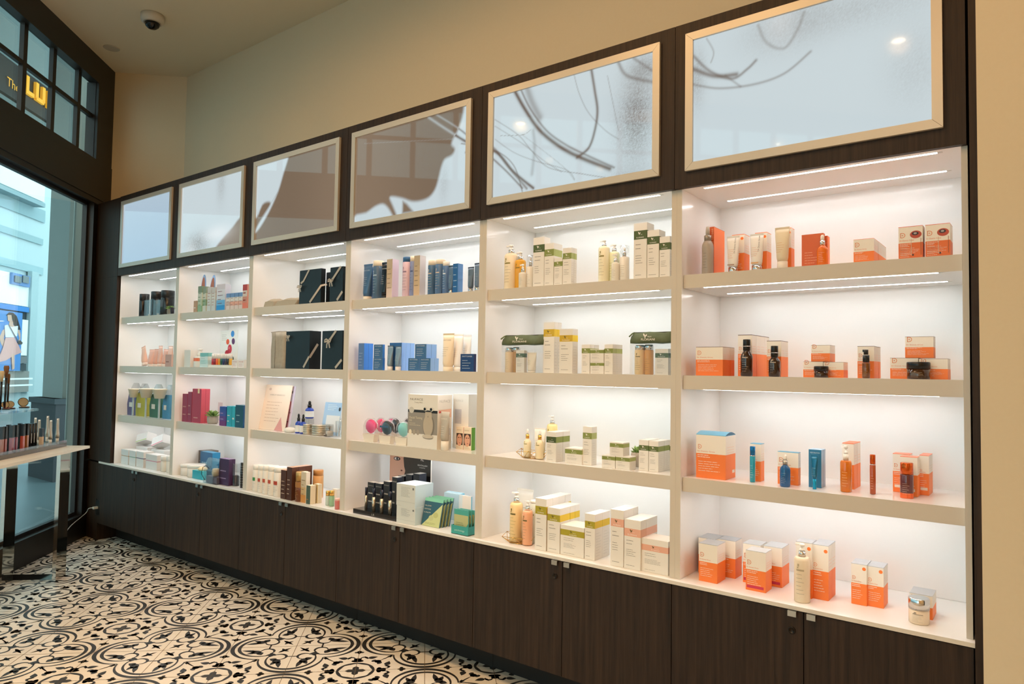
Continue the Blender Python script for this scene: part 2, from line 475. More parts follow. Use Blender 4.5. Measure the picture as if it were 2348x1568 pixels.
# ------------------------------------------------------------------ the shelving: six bays under backlit pictures, on dark cabinets
ZT, ZB, ZC = 2.569, 1.9743, .5876
LV = {1: (1.6661, 1.6181), 2: (1.3057, 1.2564), 3: (.944, .8941)}
BAYN = ['farthest bay', 'second bay from left', 'third bay from left', 'fourth bay from left', 'fifth bay from left', 'nearest bay']
LED = M((1, .985, .99), .5, emit=LED_POWER)
YV = .0226; DW = .0199
def xa(k): return XS[k] + (DW if k else 0) - 0
def xb(k): return XS[k + 1] - DW + (.004 if k == 5 else 0)
for k in range(6):
    a, b = XS[k], XS[k + 1]; x0, x1 = (xa(k) if k else a + .012), xb(k)
    t = thing('display_shelving', 'white lit open shelving unit with three shelves, ' + BAYN[k], 'shelving', ((a + b) / 2, 0, ZC), 'lit wall shelving bays')
    ox, oz = (a + b) / 2, ZC
    def lb(): return MB()
    for X0, X1 in ((a + .0002, x0), (x1, b - .0002)):
        m_ = MB(); m_.box(X0 - ox, X1 - ox, YV, YB, 0.0005, ZB - oz, WHITE, fm={'y': WOOD if (k == 0 and X0 < x0 - .001) else FRONT}); m_.obj('side_panel', t)
    m_ = MB(); m_.box(x0 - ox, x1 - ox, YB, YB + .018, .0005, ZB - oz, WHITE); m_.obj('back_panel', t)
    m_ = MB(); m_.box(x0 - ox, x1 - ox, YV, YB, ZB - oz, ZB + .018 - oz, WHITE); tp = m_.obj('top_panel', t)
    def strips(par, z):
        for y in (.047, .276):
            m_ = MB(); m_.box(x0 + .072 - ox, x1 - .062 - ox, y, y + .011, z - .0004 - oz, z - .0001 - oz, LED); m_.obj('led_strip', par)
            m_ = MB(); m_.box(x1 - .062 - ox, x1 - .048 - ox, y, y + .011, z - .0004 - oz, z - .0001 - oz, SATIN); m_.obj('end_cap', par)
    strips(tp, ZB)
    for l in (1, 2, 3):
        zt, zb = LV[l]
        m_ = MB(); m_.box(x0 + .0015 - ox, x1 - .0015 - ox, .037, YB, zb - oz, zt - oz, WHITE, fm={'y': FRONT}); sh = m_.obj('shelf', t)
        strips(sh, zb)
# countertop runs through
m_ = MB(); m_.box(-.05, 5.459, -.0077, YB + .018, ZC - .0125, ZC, WHITE, fm={'y': M('#d9d2c6', .5)})
tag(m_.obj('countertop'), 'long thin white countertop running under the lit shelves', 'countertop')
# base cabinets
for k in range(6):
    a, b = (XS[k] if k else -.06), XS[k + 1] + (.004 if k == 5 else 0); mid = (XS[k] + XS[k + 1]) / 2
    t = thing('base_cabinet', 'dark wood two-door base cabinet below the ' + BAYN[k], 'cabinet', (mid, 0, 0), 'dark base cabinets')
    m_ = MB(); m_.box(a + .0005 - mid, b - .0005 - mid, .016, YB, .131, ZC - .014, M('#17120e', .6)); m_.obj('carcass', t)
    m_ = MB(); m_.box(a + .0005 - mid, b - .0005 - mid, .14, .16, .0015, .1305, M('#15110d', .6)); m_.obj('toe_kick', t)
    for side, (d0, d1) in enumerate(((a + .0015, mid - .0015), (mid + .0015, b - .0015))):
        m_ = MB(); m_.box(d0 - mid, d1 - mid, -.0032, .0155, .131, .5716, WOOD); d = m_.obj('door', t)
        hx = (-.045 if side == 0 else .012)
        m_ = MB(); m_.box(hx, hx + .026, -.0155, .001, .5722, .5735, SATIN); m_.box(hx, hx + .026, -.0165, -.0145, .556, .5735, SATIN)
        m_.obj('handle', d)
        if side == 0:
            m_ = MB(); m_.lathe([(.0115, 0), (.0115, .003), (.008, .0032), (.008, .002), (.0, .002)], M('#241d17', .3, .6), 20)
            m_.xf(Matrix.Translation((-.035, -.0033, .51)) @ Matrix.Rotation(math.pi / 2, 4, 'X')); m_.obj('lock', d)
# end panels of the joinery
m_ = MB(); m_.box(5.4598, 5.4783, -.015, .41, .001, 2.75, WOOD); tag(m_.obj('end_panel'), 'tall narrow dark wood end panel closing the shelving beside the beige pier', 'panel')
m_ = MB(); m_.box(-.32, XS[0] - .0005, 0, .40, .5885, ZB - .001, WOOD); tag(m_.obj('filler_panel'), 'dark wood filler panel between the window frame and shelving', 'panel')
m_ = MB(); m_.box(-.32, -.0615, .004, .40, .001, .5745, WOOD); tag(m_.obj('filler_panel'), 'low dark wood filler panel beside the farthest base cabinet', 'panel')
m_ = MB(); m_.box(-.32, XS[0] - .001, 0, .40, ZB, ZT - .004, WOOD); tag(m_.obj('filler_panel'), 'upper dark wood filler panel left of the farthest backlit picture', 'panel')

# ------------------------------------------------------------------ the backlit photograph, drawn across the six boxes in target pixels of its own plane
def PX(pts):                       # outline traced on the picture plane -> metres on that plane
    return [(lambda p: (p.x, p.z))(hitY(x, y, .004)) for x, y in pts]
SKIN = PX([(470, 640), (490, 580), (512, 548), (535, 522), (552, 500), (572, 490), (590, 500), (604, 470), (618, 463), (622, 470), (606, 496), (592, 520), (588, 534), (600, 520), (620, 485), (640, 440), (652, 400), (662, 368), (672, 330), (700, 270), (1030, 150), (1060, 215), (1066, 240), (1062, 270),
           (1052, 300), (1042, 318), (1038, 332), (1045, 343), (1038, 357), (1022, 366), (1014, 385), (1008, 410), (1000, 435), (986, 453), (966, 461), (946, 462), (925, 455), (903, 451), (896, 455),
           (903, 472), (912, 496), (906, 500), (893, 478), (880, 468), (862, 474), (842, 488), (812, 500), (806, 560), (800, 640)])
SPIKE = PX([(926, 462), (935, 468), (950, 486), (925, 490)])
LIGHT2 = PX([(590, 520), (608, 490), (622, 470), (605, 500), (588, 530)])
def strand(pts, w, s): return (PX(pts), w, s)
HAIR = [strand([(1180, 205), (1205, 250), (1240, 300), (1290, 340), (1340, 365), (1400, 388)], .010, .75),
        strand([(1195, 203), (1218, 250), (1255, 300), (1300, 333), (1350, 358), (1410, 385)], .005, .5),
        strand([(1210, 200), (1222, 235), (1240, 270)], .018, .35),
        strand([(1358, 160), (1366, 210), (1372, 255), (1366, 300), (1352, 340), (1325, 362)], .007, .6),
        strand([(1318, 170), (1330, 215), (1352, 260), (1390, 300), (1420, 320)], .002, .35),
        strand([(1395, 175), (1404, 220), (1412, 260), (1420, 300)], .002, .3),
        strand([(985, 270), (1030, 300), (1080, 330), (1140, 350), (1180, 395), (1225, 432)], .007, .7),
        strand([(1000, 262), (1060, 300), (1110, 345), (1160, 390), (1200, 432)], .005, .55),
        strand([(1070, 350), (1125, 335), (1165, 380), (1210, 433)], .006, .5),
        strand([(1060, 330), (1135, 345), (1180, 380), (1200, 440)], .003, .5),
        strand([(1137, 275), (1190, 310), (1220, 345), (1260, 385), (1340, 400), (1390, 408)], .002, .4),
        strand([(1137, 290), (1200, 330), (1250, 370), (1290, 395)], .002, .35),
        strand([(1137, 320), (1180, 350), (1230, 370), (1300, 390), (1320, 412)], .002, .35),
        strand([(1150, 312), (1200, 310), (1220, 298)], .0015, .4),
        strand([(1225, 300), (1228, 340), (1222, 400)], .010, .25),
        strand([(1200, 310), (1290, 380), (1320, 415)], .0015, .3),
        strand([(1592, 130), (1630, 165), (1680, 182), (1715, 160), (1735, 140)], .006, .45),
        strand([(1592, 160), (1640, 176), (1690, 172)], .009, .55),
        strand([(1592, 195), (1650, 204), (1730, 195), (1800, 170), (1860, 120)], .005, .35),
        strand([(1622, 90), (1638, 120), (1632, 145)], .003, .3),
        strand([(1665, 175), (1700, 200)], .004, .3),
        strand([(1740, 60), (1760, 100), (1800, 112), (1830, 70), (1845, 30)], .006, .25),
        strand([(1420, 145), (1440, 175), (1500, 190)], .008, .4), strand([(1455, 135), (1500, 165)], .006, .35),
        strand([(590, 480), (600, 500), (640, 440)], .003, .2),
        strand([(838, 330), (930, 325), (1040, 320)], .002, .25)]
SMOKE = [(PX([(1460, 270)])[0], .075, .16, .55), (PX([(1480, 160)])[0], .06, .05, .4), (PX([(1800, 60)])[0], .12, .08, .22), (PX([(1960, 20)])[0], .25, .07, .18), (PX([(2100, 150)])[0], .08, .12, .12),
         (PX([(1020, 420)])[0], .03, .09, .15), (PX([(455, 560)])[0], .14, .07, .55), (PX([(1600, 180)])[0], .03, .1, .3), (PX([(510, 420)])[0], .05, .12, .22), (PX([(1440, 420)])[0], .1, .06, .3)]
WISP = [(PX([(500, 535)])[0], .16, .05, .5), (PX([(440, 575)])[0], .07, .06, .3), (PX([(1790, 50)])[0], .05, .07, .25)]
def seg_dist(P, a, b):
    d = b - a; t = np.clip(((P - a) @ d) / (d @ d), 0, 1)
    return np.linalg.norm(P - (a + t[:, None] * d), axis=1)
def poly_sd(P, poly):
    poly = np.array(poly); n = len(poly); d = np.full(len(P), 9.); ins = np.zeros(len(P), bool)
    for i in range(n):
        a, b = poly[i], poly[(i + 1) % n]
        d = np.minimum(d, seg_dist(P, a, b))
        c = ((a[1] > P[:, 1]) != (b[1] > P[:, 1])) & (P[:, 0] < (b[0] - a[0]) * (P[:, 1] - a[1]) / (b[1] - a[1] + 1e-12) + a[0])
        ins ^= c
    return np.where(ins, -d, d)
def smooth(pts, n=7):
    pts = [np.array(p) for p in pts]; out = []
    for i in range(len(pts) - 1):
        p0 = pts[max(i - 1, 0)]; p1 = pts[i]; p2 = pts[i + 1]; p3 = pts[min(i + 2, len(pts) - 1)]
        for j in range(n):
            t = j / n
            out.append(.5 * ((2 * p1) + (-p0 + p2) * t + (2 * p0 - 5 * p1 + 4 * p2 - p3) * t * t + (-p0 + 3 * p1 - 3 * p2 + p3) * t ** 3))
    out.append(pts[-1]); return out
BGC = np.array(lin('#dbe9ee')); BLU = np.array(lin('#b4cfe6')); SKC = np.array(lin('#8c7763')); HRC = np.array(lin('#6e5b4e'))
SKIN_S = smooth([tuple(p) for p in SKIN], 3)
def picture(P, k):
    rs = np.random.RandomState(k)
    v = np.ones((len(P), 1)) * BGC
    if k == 0:
        f = np.clip((P[:, 1] - 2.05) / .5, 0, 1)[:, None]; v = v * (.35 * f) + (1 - .35 * f) * (BLU * 1.0)
    sd = np.minimum(poly_sd(P, SKIN_S), poly_sd(P, SPIKE))
    a = np.clip(.5 - sd / (2 * .012), 0, 1)[:, None]
    a = a * a * (3 - 2 * a)
    v = v * (1 - a) + SKC * (1 + .12 * np.sin(P[:, 0:1] * 5)) * a
    for (c, rx, rz, s) in SMOKE:
        g = s * np.exp(-((P[:, 0] - c[0]) / rx) ** 2 - ((P[:, 1] - c[1]) / rz) ** 2)
        g = (g * (1 + .25 * rs.randn(len(P)) * (g > .03)))[:, None].clip(0, 1); v = v * (1 - g) + HRC * g
    for (c, rx, rz, s) in WISP:
        g = (s * np.exp(-((P[:, 0] - c[0]) / rx) ** 2 - ((P[:, 1] - c[1]) / rz) ** 2))[:, None]; v = v * (1 - g) + g * 1.1
    for pts, w, s in HAIR:
        xs = [p[0] for p in pts]
        if min(xs) - .05 > P[:, 0].max() or max(xs) + .05 < P[:, 0].min(): continue
        q = smooth(pts); d = np.full(len(P), 9.)
        for i in range(len(q) - 1):
            d = np.minimum(d, seg_dist(P, q[i], q[i + 1]))
        g = (min(s * 1.35, .95) * np.exp(-(d / (w * .9)) ** 2))[:, None]
        onskin = a > .5
        v = np.where(onskin, v * (1 - g * .5) + g * .5 * BGC, v * (1 - g) + HRC * g)
    return v
pm = bpy.data.materials.new('backlit_print'); pm.use_nodes = True
_nt = pm.node_tree; _b = _nt.nodes['Principled BSDF']; _at = N(_nt, 'ShaderNodeVertexColor'); _at.layer_name = 'print'
_nt.links.new(_at.outputs[0], _b.inputs['Emission Color']); _b.inputs['Emission Strength'].default_value = BOX_POWER
_b.inputs['Base Color'].default_value = (.02, .02, .02, 1); _b.inputs['Roughness'].default_value = .03; _b.inputs['Specular IOR Level'].default_value = .5
FRAME = M('#c4bcae', .36, .25)
for k in range(6):
    a, b = XS[k], XS[k + 1]; mid = (a + b) / 2
    t = thing('lightbox', 'backlit photograph in silver frame on dark wood, above the ' + BAYN[k], 'lightbox', (mid, 0, ZB), 'backlit picture boxes')
    fx0, fx1 = a + .0442 - mid, b - .0555 - mid; fz0, fz1 = .055, ZT - ZB - .0446; fw = .028
    z1 = ZT - ZB
    m_ = MB(); m_.box(a + .001 - mid, b - .001 - mid, .001, .40, .0185, z1, WOOD); m_.box(a + .001 - mid, b - .001 - mid, .001, YV - .0005, .0, .0185, WOOD); m_.obj('casing', t)
    m_ = MB()
    y0, y1 = -.012, .0005
    for (A, B_, C_, D_) in (((fx0, fz0), (fx1, fz0), (fx1 - fw, fz0 + fw), (fx0 + fw, fz0 + fw)), ((fx1, fz0), (fx1, fz1), (fx1 - fw, fz1 - fw), (fx1 - fw, fz0 + fw)),
                            ((fx1, fz1), (fx0, fz1), (fx0 + fw, fz1 - fw), (fx1 - fw, fz1 - fw)), ((fx0, fz1), (fx0, fz0), (fx0 + fw, fz0 + fw), (fx0 + fw, fz1 - fw))):
        q = [A, B_, C_, D_]; cx = sum(p[0] for p in q) / 4; cz = sum(p[1] for p in q) / 4
        q = [(cx + (p[0] - cx) * .9985, cz + (p[1] - cz) * .9985) for p in q]
        m_.add([(p[0], y0, p[1]) for p in q] + [(p[0], y1, p[1]) for p in q], [(0, 1, 2, 3), (0, 4, 5, 1), (1, 5, 6, 2), (2, 6, 7, 3), (3, 7, 4, 0)], FRAME)
    m_.obj('frame', t)
    px0, px1, pz0, pz1 = fx0 + fw, fx1 - fw, fz0 + fw, fz1 - fw
    nx, nz = 150 if k < 3 else 210, 90 if k < 3 else 120
    gx = np.linspace(px0, px1, nx); gz = np.linspace(pz0, pz1, nz)
    X, Z_ = np.meshgrid(gx, gz); P = np.stack([X.ravel() + mid, Z_.ravel() + ZB], 1)
    v = picture(P, k)
    m_ = MB(); m_.v = [(x, -.003, z) for x, z in zip(X.ravel(), Z_.ravel())]
    m_.f = [(j * nx + i, j * nx + i + 1, (j + 1) * nx + i + 1, (j + 1) * nx + i) for j in range(nz - 1) for i in range(nx - 1)]
    m_.m = [0] * len(m_.f); m_.smooth = [False] * len(m_.f); m_.mats = [pm]
    o = m_.obj('picture', t)
    ca = o.data.color_attributes.new('print', 'FLOAT_COLOR', 'POINT')
    ca.data.foreach_set('color', np.concatenate([v, np.ones((len(v), 1))], 1).astype(np.float32).ravel())
# ------------------------------------------------------------------ goods: builders
CX = {'z': ZC, 'l': 4, 'suf': '', 'bay': 0}
LN = {1: 'top shelf', 2: 'second shelf', 3: 'third shelf', 4: 'counter'}
def ctx(bay, lev):
    CX.update(z=(LV[lev][0] if lev < 4 else ZC) + .0004, l=lev, suf=', %s, %s' % (LN[lev], BAYN[bay - 1]), bay=bay)
def spot(x0, x1, yt, yb=None, yf=None, z0=None):
    """front face seen between columns x0, x1 from row yt (top) down to yb -> left x, right x, front y, height"""
    z = CX['z'] if z0 is None else z0
    if yf is None:
        y = max(hitZ(x0, yb, z).y, .042 if CX['l'] < 4 else .004)
        if CX['bay'] <= 3: y = min(y, {1: .05, 2: .055, 3: .07}[CX['bay']])
        if CX['bay'] == 4: y = min(y, .13)
    else:
        y = yf
    ym = yb if yb else yt + 40
    X0, X1 = hitY(x0, (yt + ym) / 2, y).x, hitY(x1, (yt + ym) / 2, y).x
    h = hitY((x0 + x1) / 2 if 0 else x0, yt, y).z - z
    bx = XS[CX['bay'] - 1] + DW + .002
    if X0 < bx: X1 += bx - X0; X0 = bx
    bx2 = XS[CX['bay']] - DW - .001 + (.004 if CX['bay'] == 6 else 0)
    if X1 > bx2: X0, X1 = max(min(X0, bx2 - .012), X0 - .004), bx2
    return X0, X1, y, h, z
def emblem(mb, x, z, r, mat, y=-.0005):
    mb.ring(x, z, r, r * .2, mat, y, -math.pi / 2, math.pi / 2, 12)
    mb.rect(x - r * .75, x, z + r * .8, z + r, mat, y); mb.rect(x - r * .75, x, z - r, z - r * .8, mat, y); mb.rect(x - r * .75, x - r * .55, z - r, z + r, mat, y)
    mb.rect(x - r * .3, x + r * .3, z - r * .07, z + r * .07, mat, y); mb.rect(x - r * .07, x + r * .07, z - r * .3, z + r * .3, mat, y)
def leaflogo(mb, x, z, r, mat, y=-.0006):
    mb.ellipse(x - r * .35, z + r * .45, r * .32, r * .7, mat, y, 12, .5); mb.ellipse(x + r * .45, z + r * .25, r * .28, r * .6, mat, y, 12, -.7); mb.ellipse(x + r * .05, z - r * .35, r * .22, r * .5, mat, y, 10, 0)
ORG, ORG2 = M('#ef7d34', .45), M('#cc5c26', .45)
OFFW = M('#ece6da', .5)
CARTONW = M('#e6e1d8', .5)  # plain white board of the banded cartons
GREYP = M('#8a857c', .6); ORP = M('#d9753a', .6); WHP = M('#f6efe6', .6); GRN = M('#4d5c2c', .5)
def s_dg(flap='#b9bcc0', o='#ef7d34', frac=.53, strip=None, dot=False, lab=False):
    def f(mb, let, w, d, h):
        om = M(o, .45); fm_ = M(flap, .35, .3 if flap in ('#b9bcc0',) else 0)
        mb.box(-w / 2, w / 2, 0, d, 0, h * frac, om, 'xXyYz'); mb.box(-w / 2, w / 2, 0, d, h * frac, h * .985, OFFW, 'xXyY'); mb.box(-w / 2, w / 2, 0, d, h * .985, h, fm_, 'xXyYZ')
        r = min(.0075, w * .12); x = -w / 2 + r + w * .05
        emblem(let, x, h * frac + r * 3.2, r, ORP)
        let.text('Dr Dennis Gross', -w / 2 + w * .04, h * frac + r * .8, min(.0042, h * .05), GREYP if 0 else ORP, fit=w * .6)
        let.lines(-w / 2 + w * .05, w * .15, h * frac * .82, h * frac * .97, 2, WHP)
        let.lines(-w / 2 + w * .08, w * .4, h * frac * .25, h * frac * .72, 5, WHP, fill=.16)
        if strip: let.rect(-w / 2 + w * .05, w / 2 - w * .1, h * .06, h * .13, M(strip, .5), -.0003)
        if dot: let.ellipse(w / 2 - w * .17, h * .89, w * .12, w * .12, om, -.0004, 16)
        if lab: let.rect(-w / 2 + w * .1, w * .35, h * .12, h * .19, OFFW, -.0003)
        for i in range(3): let.add([(w / 2 + .0004, d * .15, h * (.6 + i * .06)), (w / 2 + .0004, d * .85, h * (.6 + i * .06)), (w / 2 + .0004, d * .85, h * (.605 + i * .06)), (w / 2 + .0004, d * .15, h * (.605 + i * .06))], [(0, 1, 2, 3)], M('#f0b090', .6))
    return f
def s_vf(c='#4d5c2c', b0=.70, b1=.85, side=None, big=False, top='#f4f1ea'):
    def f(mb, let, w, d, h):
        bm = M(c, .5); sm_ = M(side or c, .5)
        mb.box(-w / 2, w / 2, 0, d, 0, h * b0, CARTONW, 'xXyYz'); mb.box(-w / 2, w / 2, 0, d, h * b0, h * b1, bm, 'xXyY', fm={'X': sm_, 'x': sm_}); mb.box(-w / 2, w / 2, 0, d, h * b1, h, CARTONW, 'xXyYZ')
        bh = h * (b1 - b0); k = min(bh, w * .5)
        leaflogo(let, -w * .08 if not big else -w * .05, h * b0 + bh * .66, k * .22, WHP if c in ('#4d5c2c', '#838d45', '#5d6b35') else M('#5a5226', .6))
        let.text('VILLA', w * .02, h * b0 + bh * .5, k * .09, WHP, fit=w * .14)
        let.text('FLORIANI', -w * .3 if not big else -w * .12, h * b0 + bh * .14, k * .17, WHP, fit=w * (.56 if not big else .3))
        let.lines(-w * .36, w * .2, h * b0 * .72, h * b0 * .92, 2, GREYP, fill=.16)
        let.lines(-w * .36, w * .25, h * b0 * .38, h * b0 * .62, 4, GREYP, fill=.2)
        let.lines(-w * .36, w * .3, h * b0 * .06, h * b0 * .16, 1, GREYP, fill=.12)
        n = 9
        for i in range(n):
            z = h * b0 * (.12 + .8 * i / n); y1 = d * random.uniform(.6, .88)
            let.add([(w / 2 + .0004, d * .15, z), (w / 2 + .0004, y1, z), (w / 2 + .0004, y1, z + h * .006), (w / 2 + .0004, d * .15, z + h * .006)], [(0, 1, 2, 3)], M('#c9c5bd', .6))
    return f
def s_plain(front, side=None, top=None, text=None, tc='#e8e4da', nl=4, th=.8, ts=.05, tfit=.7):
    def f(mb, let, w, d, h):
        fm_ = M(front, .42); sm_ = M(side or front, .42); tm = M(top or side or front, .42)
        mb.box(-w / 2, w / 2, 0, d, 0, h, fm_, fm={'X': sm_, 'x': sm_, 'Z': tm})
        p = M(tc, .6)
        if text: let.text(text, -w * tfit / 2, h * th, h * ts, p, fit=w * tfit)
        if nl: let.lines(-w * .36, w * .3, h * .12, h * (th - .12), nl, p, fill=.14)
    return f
def s_grad(cols, text=None, tc='#ffffff', nl=3, side=None):
    def f(mb, let, w, d, h):
        n = len(cols)
        for i, c in enumerate(cols):
            mb.box(-w / 2, w / 2, 0, d, h * i / n, h * (i + 1) / n, M(c, .45), 'xXyY' + ('z' if i == 0 else '') + ('Z' if i == n - 1 else ''), fm={'X': M(side, .45)} if side else None)
        if text: let.text(text, -w * .36, h * .86, h * .05, M(tc, .6), fit=w * .72)
        if nl: let.lines(-w * .36, w * .34, h * .2, h * .8, nl, M(tc, .6), fill=.16)
    return f
ORD = ['', 'second back', 'third back', 'fourth back', 'fifth back']
def carton(desc, x0, x1, yt, yb=None, yf=None, dep=.04, style=None, rows=1, z0=None, rz=0., cat='box', group=None, name='carton', gap=.0008, letter=True, xright=None, suffix=True, flat=False):
    X0, X1, y, h, z = spot(x0, x1, yt, yb, yf, z0)
    w = max(X1 - X0 - .0006, .004)
    if xright is not None:                      # depth of the whole file from the far edge of its right side
        dd = hitX(xright, yt + 10, X1).y - y
        dep = max(min(dd, YB - .004 - y) / rows - gap, .006)
    dep = min(dep, (YB - .003 - y) / rows - gap)
    bd, lt = MB(), MB()
    style(bd, lt, w, dep, h)
    suf = CX['suf'] if suffix else ''
    lab = desc + (', front one' if rows > 1 else '') + suf
    t = thing(name, lab, cat, ((X0 + X1) / 2, y, z), group or (desc + suf if rows > 1 else None), rz)
    if not letter or not lt.v:
        bpy.data.objects.remove(t)
        t = tag(bd.obj(name, loc=((X0 + X1) / 2, y, z), rz=rz), lab, cat, group or (desc + suf if rows > 1 else None))
    else:
        bd.obj('carton_body', t); lt.obj('printing', t)
    for k in range(1, rows):
        copy_tree(t, ((X0 + X1) / 2 + random.uniform(-.0006, .0006), y + k * (dep + gap), z), desc + ', ' + ORD[k] + suf)
    return dict(o=t, x=(X0 + X1) / 2, x0=X0, x1=X1, y=y, z=z, top=z + h + .0004, w=w, h=h, d=dep)
def ART(dx=0):
    pass
def bottle(desc, x0, x1, yt, yb=None, yf=None, kind='capped', body='#ffffff', cap='#ffffff', ratio=.8, trans=0., rough=.25, print_=None, band=None, cat='bottle', z0=None, collar=None, name=None, flat=1., pm_=None, suffix=True, label2=None, cratio=.62, logo=None):
    X0, X1, y, h, z = spot(x0, x1, yt, yb, yf, z0)
    r = (X1 - X0) / 2 - .0003; cx = (X0 + X1) / 2
    y = max(y, .0425 if CX['l'] < 4 and yf is None else 0)
    suf = CX['suf'] if suffix else ''
    t = thing(name or ('jar' if kind == 'jar' else 'bottle'), desc + suf, cat, (cx, y + r * flat, z))
    bm = body if not isinstance(body, str) else (M(body, rough, trans=trans) if trans else M(body, rough, sss=0))
    cm = cap if not isinstance(cap, str) else M(cap, .3)
    col = collar if collar else CHROME
    B, Cc, K = MB(), MB(), MB()
    hb = h * ratio; e = min(r * .18, .002)
    def lathe(mb, prof, m, sy=1.): mb.lathe(prof, m, 28, sy=sy * flat)
    if kind == 'capped':          # straight body and a cap of nearly the same width
        lathe(B, [(r - e, 0), (r, e), (r, hb - e), (r * .96, hb)], bm)
        lathe(Cc, [(r * .97, hb + .0004), (r * .97, h - e), (r * .97 - e, h)], cm)
        Cc.obj('cap', t)
    elif kind == 'pump':
        s = min(r * .5, hb * .08)
        lathe(B, [(r - e, 0), (r, e), (r, hb - s), (r * .93, hb - s * .4), (r * .75, hb)], bm)
        hc = h - hb; K.lathe([(r * .45, hb + .0003), (r * .45, hb + hc * .42)], col, 24); K.obj('collar', t)
        Cc.lathe([(r * .34, hb + hc * .42), (r * .30, hb + hc * .62), (r * .16, hb + hc * .64), (r * .16, hb + hc * .78), (r * .33, hb + hc * .8), (r * .33, h - .0008), (r * .28, h)], cm, 20)
        Cc.box(-r * .85, 0, -r * .12, r * .12, h - hc * .18, h - hc * .04, cm); Cc.obj('pump', t)
    elif kind == 'clearcap':
        lathe(B, [(r - e, 0), (r, e), (r, hb - e), (r * .85, hb)], bm)
        K.lathe([(r * .38, hb + .0003), (r * .38, hb + (h - hb) * .5)], col, 20); K.lathe([(r * .2, hb + (h - hb) * .5), (r * .2, hb + (h - hb) * .8)], OFFW, 16); K.obj('collar', t)
        lathe(Cc, [(r * .92, hb + .0004), (r * .92, h)], CLEAR); Cc.obj('cap', t)
    elif kind == 'dropper':
        s = hb * .22
        lathe(B, [(r - e, 0), (r, e * 1.5), (r, hb - s * 1.1), (r * .9, hb - s * .6), (r * .5, hb - s * .15), (r * .42, hb)], bm)
        hc = h - hb; K.lathe([(r * .46, hb + .0002), (r * .48, hb + hc * .45)], col, 24); K.obj('collar', t)
        Cc.lathe([(r * .3, hb + hc * .45), (r * .33, hb + hc * .6), (r * .32, hb + hc * .85), (r * .18, h - .0004), (.0002, h)], cm, 20); Cc.obj('bulb', t)
    elif kind == 'apothecary':       # brown dropper with ribbed black cap
        s = hb * .25
        lathe(B, [(r - e, 0), (r, e * 1.5), (r, hb - s), (r * .93, hb - s * .7), (r * .6, hb - s * .2), (r * .55, hb - s * .05), (r * .62, hb)], bm)
        hc = h - hb; K.lathe([(r * .64, hb + hc * .34), (r * .64, hb + hc * .40)], M('#c8c8c8', .2, 1.), 24); K.obj('collar', t)
        Cc.lathe([(r * .62, hb + .0003), (r * .62, hb + hc * .34), (r * .60, hb + hc * .4), (r * .62, hb + hc * .41), (r * .62, h - .001), (r * .58, h)], cm, 24); Cc.obj('cap', t)
    elif kind == 'vial':
        lathe(B, [(r - e, 0), (r, e), (r, hb - e), (r * .9, hb)], bm)
        K.lathe([(r * .98, hb + .0002), (r * .98, hb + .002)], col, 24); K.obj('collar', t)
        lathe(Cc, [(r * .95, hb + .0022), (r * .95, h - e), (r * .95 - e, h)], cm); Cc.obj('cap', t)
    elif kind == 'jar':
        lathe(B, [(r * .9, 0), (r * .97, e), (r * .97, hb)], bm)
        lathe(Cc, [(r, hb + .0003), (r, h - e), (r - e, h)], cm); Cc.obj('lid', t)
    elif kind == 'spray':
        s = hb * .2
        lathe(B, [(r * .93, 0), (r, e * 2), (r, hb - s), (r * .93, hb - s * .5), (r * .66, hb)], bm)
        hc = h - hb; K.lathe([(r * .62, hb + .0003), (r * .62, hb + hc * .38), (r * .45, hb + hc * .42)], col, 24); K.obj('collar', t)
        Cc.lathe([(r * .36, hb + hc * .42), (r * .36, hb + hc * .8), (r * .30, h)], cm, 20); Cc.obj('spray_cap', t)
    elif kind == 'airless':
        lathe(B, [(r - e, 0), (r, e), (r, hb - e), (r * .9, hb)], bm)
        hc = h - hb; K.lathe([(r * .86, hb + .001), (r * .86, hb + hc * .58)], cm, 24); K.obj('collar', t)
        Cc.lathe([(r * .6, hb + hc * .62), (r * .6, h)], cm, 20); Cc.box(-r * .85, 0, -r * .2, r * .2, h - hc * .18, h, cm); Cc.obj('pump', t)
    b = B.obj('body', t)
    if print_ or band or logo:
        L = MB(); R_ = r * 1.012
        def curved(zz0, zz1, a0, a1, m):
            n = 8; vs = []
            for i in range(n + 1):
                a = a0 + (a1 - a0) * i / n
                vs += [(R_ * math.sin(a), -R_ * math.cos(a) * flat, zz0), (R_ * math.sin(a), -R_ * math.cos(a) * flat, zz1)]
            L.add(vs, [(2 * i, 2 * i + 2, 2 * i + 3, 2 * i + 1) for i in range(n)], m)
        if band: curved(hb * band[1], hb * band[2], -1.2, 1.4, M(band[0], .5))
        if logo:
            curved(hb * .80, hb * .86, -.35, -.12, M(logo, .5)); curved(hb * .70, hb * .74, -.5, .5, M(logo, .5)); curved(hb * .76, hb * .79, -.42, -.2, M(logo, .5))
        if print_:
            n = 6
            for i in range(n):
                zz = hb * (.62 - .085 * i); curved(zz, zz + hb * .008, -.55, random.uniform(.0, .6), M(print_, .5))
        L.obj('printing', t)
    return dict(o=t, x=cx, y=y, z=z, top=z + h, r=r, h=h)
